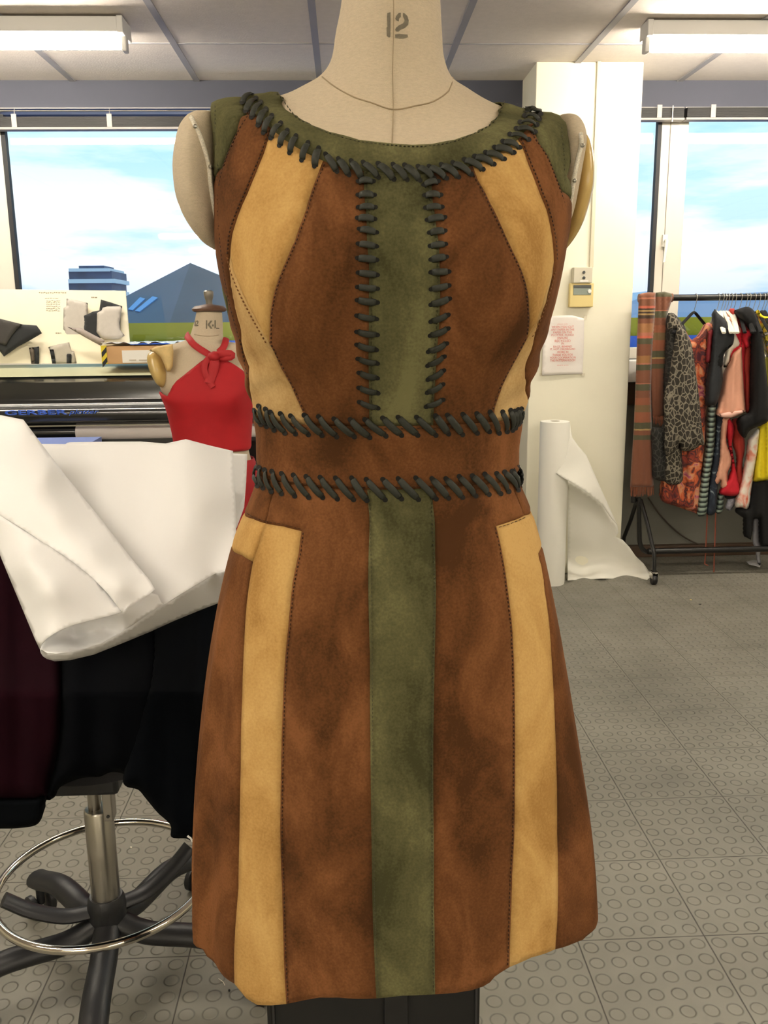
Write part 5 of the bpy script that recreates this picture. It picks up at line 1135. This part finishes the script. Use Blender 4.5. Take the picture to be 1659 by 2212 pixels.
def blotch(name, cols, scale=16, white=None):
    m = bpy.data.materials.new(name); m.use_nodes = True; nt = m.node_tree; b = nt.nodes['Principled BSDF']; N = nt.nodes.new; L = nt.links.new
    tc = N('ShaderNodeTexCoord'); nz = N('ShaderNodeTexNoise'); nz.inputs['Scale'].default_value = scale; nz.inputs['Detail'].default_value = 3; nz.inputs['Distortion'].default_value = 1.5; L(tc.outputs['Object'], nz.inputs[0])
    r = N('ShaderNodeValToRGB'); L(nz.outputs[0], r.inputs[0]); e = r.color_ramp.elements; n = len(cols)
    e[0].position = .28; e[0].color = srgb(*cols[0]); e[1].position = .72; e[1].color = srgb(*cols[-1])
    for i in range(1, n-1): k = e.new(.28+.44*i/(n-1)); k.color = srgb(*cols[i])
    L(r.outputs[0], b.inputs['Base Color']); b.inputs['Roughness'].default_value = .85; return m
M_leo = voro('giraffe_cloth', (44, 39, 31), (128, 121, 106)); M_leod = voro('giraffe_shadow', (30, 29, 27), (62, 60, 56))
M_flo = blotch('floral_cloth', [(84, 30, 44), (70, 34, 44), (150, 60, 40), (60, 36, 40), (196, 92, 50), (206, 150, 110), (176, 84, 110), (90, 34, 38), (210, 110, 50)], 9)
M_wfl = blotch('white_floral', [(206, 80, 50), (228, 150, 130), (236, 226, 214), (240, 232, 222), (236, 226, 214)], 9)
M_tri = blotch('print_cloth', [(240, 120, 60), (240, 230, 220), (30, 28, 26), (226, 200, 60), (236, 110, 60), (240, 236, 226)], 18)
M_lin2 = mat('cloth_black', (9, 9, 11), .95, var=.15, vscale=20); M_char = mat('cloth_charcoal', (30, 33, 37), .8, var=.15, vscale=20); M_nv = blotch('navy_print', [(30, 38, 52), (24, 30, 44), (40, 52, 66), (150, 160, 166)], 14)
M_pk = mat('cloth_pink', (226, 166, 140), .9, var=.04, vscale=20); M_pkl = mat('cloth_pink_light', (232, 184, 168), .9)
M_rd = mat('cloth_red', (196, 26, 44), .85, var=.06, vscale=20); M_rs = mat('cloth_rust', (156, 46, 36), .9, var=.08, vscale=20); M_wh = mat('cloth_white', (232, 226, 210), .9); M_yl = mat('cloth_yellow', (236, 216, 40), .8)
M_rbl = bpy.data.materials.new('ribbed_tulle'); M_rbl.use_nodes = True
_n = M_rbl.node_tree; _b = _n.nodes['Principled BSDF']; tc = _n.nodes.new('ShaderNodeTexCoord'); sp_ = _n.nodes.new('ShaderNodeSeparateXYZ'); _n.links.new(tc.outputs['Object'], sp_.inputs[0])
mt = _n.nodes.new('ShaderNodeMath'); mt.operation = 'MULTIPLY'; mt.inputs[1].default_value = 40; _n.links.new(sp_.outputs[2], mt.inputs[0]); fr = _n.nodes.new('ShaderNodeMath'); fr.operation = 'FRACT'; _n.links.new(mt.outputs[0], fr.inputs[0])
r1 = _n.nodes.new('ShaderNodeValToRGB'); _n.links.new(fr.outputs[0], r1.inputs[0]); r1.color_ramp.elements[0].position = .3; r1.color_ramp.elements[0].color = srgb(34, 44, 44); r1.color_ramp.elements[1].position = .75; r1.color_ramp.elements[1].color = srgb(150, 168, 156)
_n.links.new(r1.outputs[0], _b.inputs['Base Color'])

k7 = lambda L_: [(x/5.2+1340, y/5.2+600) for x, y in L_]
k6 = lambda L_: [(x/3.078+1120, y/3.078+600) for x, y in L_]
def G(name, poly, Y, t, m, label=None, cat=None, parent=None, R=9, fold=None, **k):
    o = pillow(name, poly, Y, t, m, parent, R=R, sp=5, fold=fold, **k)
    if label: tag(o, label, cat, 'clothes hanging on the rack')
    return o
D = YR
# leopard / giraffe jacket
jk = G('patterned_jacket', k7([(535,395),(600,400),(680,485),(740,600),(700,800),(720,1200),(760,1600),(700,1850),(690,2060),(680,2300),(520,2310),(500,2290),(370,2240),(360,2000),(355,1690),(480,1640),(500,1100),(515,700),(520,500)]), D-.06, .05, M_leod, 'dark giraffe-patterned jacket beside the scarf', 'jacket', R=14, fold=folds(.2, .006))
G('jacket_front', k6([(1000,950),(1060,900),(1075,1140),(1090,1350),(985,1358),(975,1200),(985,1100)]), D-.10, .03, M_leo, parent=jk, R=8)
G('sleeve', k7([(640,560),(700,560),(760,650),(805,770),(840,1000),(885,1350),(920,1700),(945,1880),(900,1880),(820,1935),(700,1945),(670,1870),(640,1920),(560,1990),(500,1960),(500,1700),(490,1340),(540,1150),(580,900),(610,700)]), D-.13, .04, M_leo, parent=jk, R=16, fold=folds(.15, .006))
G('collar', k7([(540,420),(600,410),(690,520),(740,640),(720,690),(640,600),(530,570)]), D-.10, .02, M_leo, parent=jk, R=6)
# floral dress
fl = G('floral_dress', k7([(700,550),(725,560),(760,640),(810,695),(900,620),(975,505),(1045,540),(1050,620),(1020,900),(980,1180),(975,1400),(965,1700),(965,1850)])+k6([(1245,1100),(1225,1350),(1215,1560),(1150,1555),(1050,1520),(950,1480),(948,1380),(1000,1100),(1120,700),(1130,500)]), D-.0, .06, M_flo, 'purple and orange floral dress between the patterned jacket and the black dress', 'dress', R=12, fold=folds(.22, .01))
G('velvet_tie', k7([(985,600),(1050,580),(1035,700),(1020,940),(985,952),(955,945),(975,760)]), D-.09, .012, mat('dark_red_velvet', (120, 20, 28), .7), parent=fl, R=4)
# ribbed long dress
G('ribbed_dress', k6([(1262,830),(1312,830),(1308,960),(1300,1100),(1290,1220),(1275,1300),(1262,1430),(1250,1560),(1220,1585),(1188,1572),(1200,1450),(1215,1350),(1232,1230),(1245,1150),(1255,1000)]), D-.05, .03, M_rbl, 'ribbed dark green dress with pale horizontal rows at the hem', 'dress', R=7)
G('ribbed_dress', k6([(1328,1430),(1362,1430),(1360,1540),(1335,1568),(1310,1560),(1318,1500)]), D+.02, .03, M_rbl, 'hem of a second grey-green ribbed dress under the red dress', 'dress', R=6)
# navy print behind
G('navy_dress', k6([(1310,840),(1360,800),(1400,900),(1350,1000),(1345,1200),(1325,1400),(1308,1560),(1250,1562),(1265,1400),(1292,1200),(1310,1050)]), D-.02, .03, M_nv, 'navy and grey print dress hanging beside the ribbed dress', 'dress', R=6)
# black cap-sleeve
bd = G('black_dress', k7([(1040,400),(1060,350),(1100,400),(1150,440),(1200,500),(1275,600),(1265,745),(1180,830),(1150,900),(1145,1000),(1150,1150),(1120,1300),(1080,1420),(1030,1430),(970,1440),(965,1350),(975,1200),(1000,1050),(1025,850),(1045,620)]), D-.10, .045, M_char, 'charcoal cap-sleeved dress in front of the white blouse', 'dress', R=9, fold=folds(.25, .006))
G('armhole', k7([(1262,745),(1190,815),(1160,880),(1148,990),(1120,1010),(1095,1000),(1090,920),(1110,840),(1160,780)]), D-.135, .01, M_lin2, parent=bd, R=4)
# white ruffle blouse
G('white_blouse', k7([(1130,420),(1160,470),(1200,530),(1250,560),(1300,620),(1350,720),(1345,770),(1290,800),(1265,840),(1240,880),(1232,945),(1210,970),(1195,1012),(1160,1000),(1170,900),(1180,820),(1200,600)]), D-.045, .035, M_wh, 'white ruffled blouse between the charcoal and pink dresses', 'blouse', R=7, fold=folds(.4, .005))
# pink
pk_ = G('pink_dress', k7([(1180,370),(1230,430),(1290,500),(1335,545),(1360,620),(1370,900),(1385,1200),(1395,1340),(1405,1480),(1410,1500),(1370,1530),(1280,1560),(1200,1570),(1130,1565),(1080,1530),(1105,1420),(1140,1280),(1170,1100),(1200,1000),(1240,930),(1265,850),(1330,790),(1355,720),(1320,620),(1250,540)]), D-.06, .05, M_pk, 'pale pink dress with a flared sleeve and a rippling hem', 'dress', R=10, fold=folds(.16, .01))
G('sleeve_lining', k7([(1085,1535),(1150,1520),(1260,1500),(1370,1488),(1405,1496),(1340,1535),(1240,1572),(1150,1570)]), D-.115, .006, M_pkl, parent=pk_, R=3)
G('waterfall_hem', k6([(1350,925),(1402,925),(1390,1000),(1382,1090),(1400,1150),(1415,1200),(1410,1250),(1392,1290),(1390,1330),(1395,1390),(1370,1405),(1345,1390),(1345,1350),(1320,1375),(1295,1350),(1315,1290),(1335,1200),(1342,1080)]), D-.03, .03, M_pk, parent=pk_, R=6, fold=folds(.3, .008))
# red
rd = G('red_dress', k7([(1240,430),(1290,480),(1350,545),(1420,570),(1475,605),(1478,650),(1450,700),(1455,770),(1410,800),(1400,1000),(1395,1300),(1290,1560)])+k6([(1400,920),(1440,1000),(1420,1100),(1440,1250),(1468,1435),(1335,1432),(1400,1330),(1418,1230),(1395,1100),(1385,930)]), D-.02, .04, M_rd, 'bright red dress with a rolled cap sleeve behind the pink dress', 'dress', R=8, fold=folds(.3, .006))
G('cap_sleeve', k7([(1400,590),(1440,580),(1478,605),(1475,650),(1440,700),(1455,765),(1420,790),(1390,740),(1370,650)]), D-.065, .02, M_rd, parent=rd, R=5)
G('rust_dress', k7([(1215,360),(1240,345),(1275,345),(1330,420),(1360,480),(1440,545),(1480,625),(1478,800),(1470,1200),(1468,1490),(1410,1512),(1395,1340),(1385,1100),(1375,900),(1400,800),(1440,700),(1400,600),(1300,520),(1240,440)]), D-.005, .035, M_rs, 'rust red dress next to the black cardigan', 'dress', R=7)
G('rust_skirt', k6([(1420,940),(1470,940),(1500,1060),(1505,1140),(1490,1240),(1500,1350),(1460,1400),(1440,1300),(1450,1200),(1425,1100)]), D+.01, .03, M_rs, 'dark rust ruffled hem low between the red dress and the floral skirt', 'skirt', R=7, fold=folds(.3, .008))
# black cardigan
G('black_cardigan', k7([(1285,365),(1340,345),(1430,325),(1500,370),(1540,470),(1580,600),(1615,800),(1640,1050),(1665,1300),(1670,1580),(1590,1655),(1500,1690),(1440,1730),(1400,1800),(1345,1750),(1325,1600),(1400,1530),(1465,1490),(1478,1200),(1482,800),(1480,620),(1430,540),(1350,470)]), D-.07, .055, M_lin2, 'black cardigan with long sleeve hanging over the floral skirt', 'cardigan', R=12, fold=folds(.2, .008))
# printed top and white hanger edge
tp = G('printed_top', k7([(1520,370),(1555,362),(1600,420),(1700,430),(1760,600),(1760,900),(1700,960),(1640,850),(1610,700),(1560,580),(1530,500),(1545,460)]), D-.02, .05, M_tri, 'orange, white and yellow printed top at the right edge', 'top', R=9)
G('yellow_binding', k7([(1520,372),(1550,360),(1575,400),(1610,430),(1680,440),(1680,470),(1600,460),(1545,420)]), D-.07, .01, M_yl, parent=tp, R=3)
G('yellow_skirt', k7([(1640,880),(1760,880),(1780,2250),(1540,2265)])[:2]+k6([(1760,900),(1780,1345),(1700,1340),(1620,1352),(1558,1345),(1575,1200),(1592,1090),(1605,980),(1630,920),(1655,700),(1650,520)]), D+.0, .05, M_yl, 'bright yellow skirt at the right edge of the rack', 'skirt', R=10, fold=folds(.3, .02))
G('floral_skirt', k6([(1530,1075),(1565,1040),(1602,1000),(1598,1100),(1585,1200),(1565,1300),(1550,1400),(1528,1530),(1480,1528),(1440,1518),(1462,1420),(1485,1340),(1505,1240),(1520,1170)]), D-.02, .04, M_wfl, 'white skirt with orange-red flowers below the black cardigan', 'skirt', R=8)
bt_ = G('black_trousers', k6([(1550,1355),(1620,1350),(1800,1345),(1800,1790),(1630,1790),(1612,1780),(1605,1640),(1600,1600),(1562,1600),(1558,1680),(1545,1742),(1500,1720),(1500,1600),(1470,1580),(1445,1562),(1450,1525),(1525,1532)]), D+.01, .05, M_lin2, 'long black trousers hanging lowest under the yellow skirt', 'trousers', R=10, corner=True, fold=folds(.2, .008))
G('black_hem', k6([(1370,1435),(1468,1437),(1472,1460),(1380,1468)]), D+.01, .02, M_lin2, 'black hem strip just under the bright red dress', 'dress', R=3)
G('silver_scarf', k6([(1390,1470),(1445,1462),(1440,1500),(1410,1548),(1375,1530)]), D+.02, .015, mat('silver_print', (150, 148, 160), .5, var=.4, vscale=60), 'small silvery cloth end below the red dress', 'scarf', R=4)
G('garment_bag', k6([(1562,1598),(1608,1600),(1604,1700),(1612,1790),(1608,1850),(1612,1910),(1590,1900),(1580,1850),(1570,1790),(1556,1750)]), D+.05, .008, mat('poly_bag', (150, 150, 158), .2, spec=.8), 'thin clear plastic garment bag hanging by the black trousers', 'bag', R=4)
pb = MB(); patch(pb, k6([(1515,1890),(1560,1878),(1612,1885),(1605,1925),(1570,1915),(1530,1905)]), [(1612,1213,4.42),(1643,1212,4.40),(1642,1225,4.36),(1612,1215,4.38)], 4)
tag(pb.build('plastic_scrap', mat('poly_bag2', (190, 190, 196), .25), solid=.002), 'crumpled white plastic scrap on the floor under the rack', 'scrap')
for nm, L_, lb in (('ribbon', [(1528,1108),(1526,1150),(1524,1200),(1522,1218),(1530,1222)], 'left one of two thin rust ribbons hanging to the floor'), ('ribbon', [(1546,1108),(1545,1150),(1543,1200),(1542,1236)], 'right one of two thin rust ribbons, reaching lower')):
    n = len(L_); tag(MB().tube([P(x, y, D+.0-.02*i/n) for i, (x, y) in enumerate(L_)], .0035, 6, flat=.4).build(nm, mat('rust_ribbon', (120, 56, 34), .7), smooth=True), lb, 'ribbon')

# hangers
M_hw = mat('hanger_wire', (200, 196, 186), .3, metal=.8)
def hanger(px, m, label, tilt=.3, shoulders=True, top=0):
    x0 = P(px, 640, YR)[0]; r = empty('coat_hanger', (x0, YR, zr_-.11), label, 'coat hanger', 'coat hangers on the rack')
    h = MB(); pts = [(x0, YR+.0185*math.cos(t), zr_+.0185*math.sin(t)) for t in np.linspace(-.5, PI+.1, 12)]
    pts += [(x0-.002, YR-.012, zr_-.035), (x0-.004, YR, zr_-.06), (x0-.004, YR, zr_-.075)]
    h.tube(pts, .0016, 6).build('hook', M_hw, r, smooth=True)
    if shoulders:
        c, s_ = math.cos(tilt), math.sin(tilt)
        w = .19; P_ = lambda u, z: (x0-.004+u*s_, YR+u*c, z)
        pts = [P_(-w, zr_-.165), P_(-w*.75, zr_-.14), P_(-w*.35, zr_-.10), P_(-.02, zr_-.075), P_(0, zr_-.068), P_(.02, zr_-.075), P_(w*.35, zr_-.10), P_(w*.75, zr_-.14), P_(w, zr_-.165)]
        MB().tube(smooth_curve(pts, .02), .009, 10, flat=.6).build('shoulders', m, r, smooth=True)
    return r
hanger(1503, M_lin2, 'black plastic hanger holding the floral dress, alone near the scarf', .38*PI/2+.25)
hanger(1552, M_wh, 'first hanger of the bunch, its wire hook left of the others', .2)
names = {1561: 'pale hanger above the charcoal dress', 1567: 'hanger above the white blouse', 1573: 'hanger above the pink dress, second after the blouse', 1580: 'hanger above the bright red dress', 1588: 'hanger above the rust red dress', 1600: 'hanger at the left shoulder of the black cardigan', 1612: 'hanger at the middle of the black cardigan', 1619: 'hanger at the right shoulder of the black cardigan', 1630: 'hanger just left of the printed top', 1640: 'hanger above the printed top', 1650: 'hanger right above the printed top, last but one', 1656: 'last hanger at the right edge of the picture'}
for px, lb in names.items(): hanger(px, M_wh if px < 1600 else M_lin2, lb, .2+random.uniform(-.1, .1))
# cable on the wall behind
cb_ = smooth_curve([P(x, y, YW-.03) for x, y in [(1400,1075),(1415,1098),(1440,1128),(1470,1155),(1500,1172),(1520,1180)]], .03)
tag(MB().tube(cb_, .004, 8).build('cable', mat('dark_cable', (62, 52, 42), .6), smooth=True), 'dark cable sagging along the wall behind the rack', 'cable')

# roll of white paper and its loose end
M_wp = mat('white_roll_paper', (238, 236, 226), .85, bump=.15, bscale=18)
YP = 4.20
c = P(1199, 910, YP); rad = (P(1231, 910, YP)[0]-P(1168, 910, YP)[0])/2
ro = empty('paper_roll', (c[0], YP, 0), 'tall white paper roll standing against the column', 'paper roll')
m = MB(); m.lathe((c[0], YP, 0), [(rad*.98, 0), (rad, .01), (rad, c[2]-.006), (rad*.97, c[2]), (rad*.32, c[2]+.001), (rad*.30, c[2]-.02)], 48); m.build('roll', M_wp, ro, smooth=True)
MB().lathe((c[0], YP, c[2]-.012), [(rad*.16, 0), (rad*.3, 0), (rad*.3, .0135), (rad*.16, .0135)], 24).build('core', mat('card_core', (150, 140, 120), .8), ro, smooth=True)
m = MB()
patch(m, [(1231,915),(1236,945),(1250,965),(1266,983),(1283,1022),(1302,1065),(1318,1100),(1333,1133),(1322,1122),(1300,1090),(1269,1065),(1240,1045),(1212,1030),(1201,1022),(1214,1000),(1224,975),(1230,945)], [(1231,915,4.19),(1230,960,4.16),(1201,1022,4.12),(1266,983,4.19),(1240,1045,4.11),(1269,1065,4.12),(1302,1065,4.20),(1333,1133,4.24),(1245,1010,4.15)], 5)
patch(m, [(1226,1050),(1222,1036),(1240,1045),(1269,1065),(1300,1090),(1322,1122),(1333,1133),(1336,1150),(1330,1160),(1345,1166),(1360,1182),(1373,1201),(1390,1217),(1403,1236),(1403,1248),(1398,1253),(1380,1249),(1350,1250),(1300,1250),(1260,1252),(1226,1254)],
   [(1226,1050,4.24),(1269,1065,4.25),(1300,1090,4.27),(1333,1133,4.28),(1336,1160,4.30),(1345,1166,4.30),(1226,1160,4.30),(1280,1180,4.325),(1226,1215,4.34),(1300,1215,4.345),(1373,1201,4.30),(1403,1236,PZ(1403,1236,.012)[1]),(1403,1248,PZ(1403,1248,.008)[1]),(1300,1250,PZ(1300,1250,.008)[1]),(1226,1254,PZ(1226,1254,.008)[1]),(1350,1232,4.33),(1260,1232,4.34),(1280,1110,4.30)], 6)
m.build('loose_end', M_wp, ro, smooth='all', solid=.001)

# scraps on the floor
def scrap(px, py, size, m, label, cat='scrap'):
    q = PZ(px, py, 0); k = MB(); n = 6
    top = [(q[0]+math.cos(a)*size*random.uniform(.5, 1.2), q[1]+math.sin(a)*size*random.uniform(.5, 1.3), .001) for a in np.linspace(0, 2*PI, n, endpoint=False)]
    k.prism(top, (0, 0, .002)); tag(k.build('scrap', m), label, cat)
scrap(495, 2141, .003, M_lin2, 'black speck on the floor left of the dress hem')
scrap(283, 1832, .003, M_wh, 'tiny white scrap on the floor inside the chrome foot ring')
scrap(1492, 1296, .006, M_th, 'small pale scrap on the far floor in front of the rack')
scrap(1512, 1306, .006, M_lin2, 'small dark scrap on the far floor in front of the rack')
q0, q1 = PZ(472, 2114, .001), PZ(486, 2129, .001)
tag(MB().tube([q0, (q0+q1)/2+[.003, 0, 0], q1], .0008, 5).build('thread_end', M_wh), 'white thread end on the floor left of the dress hem', 'thread')
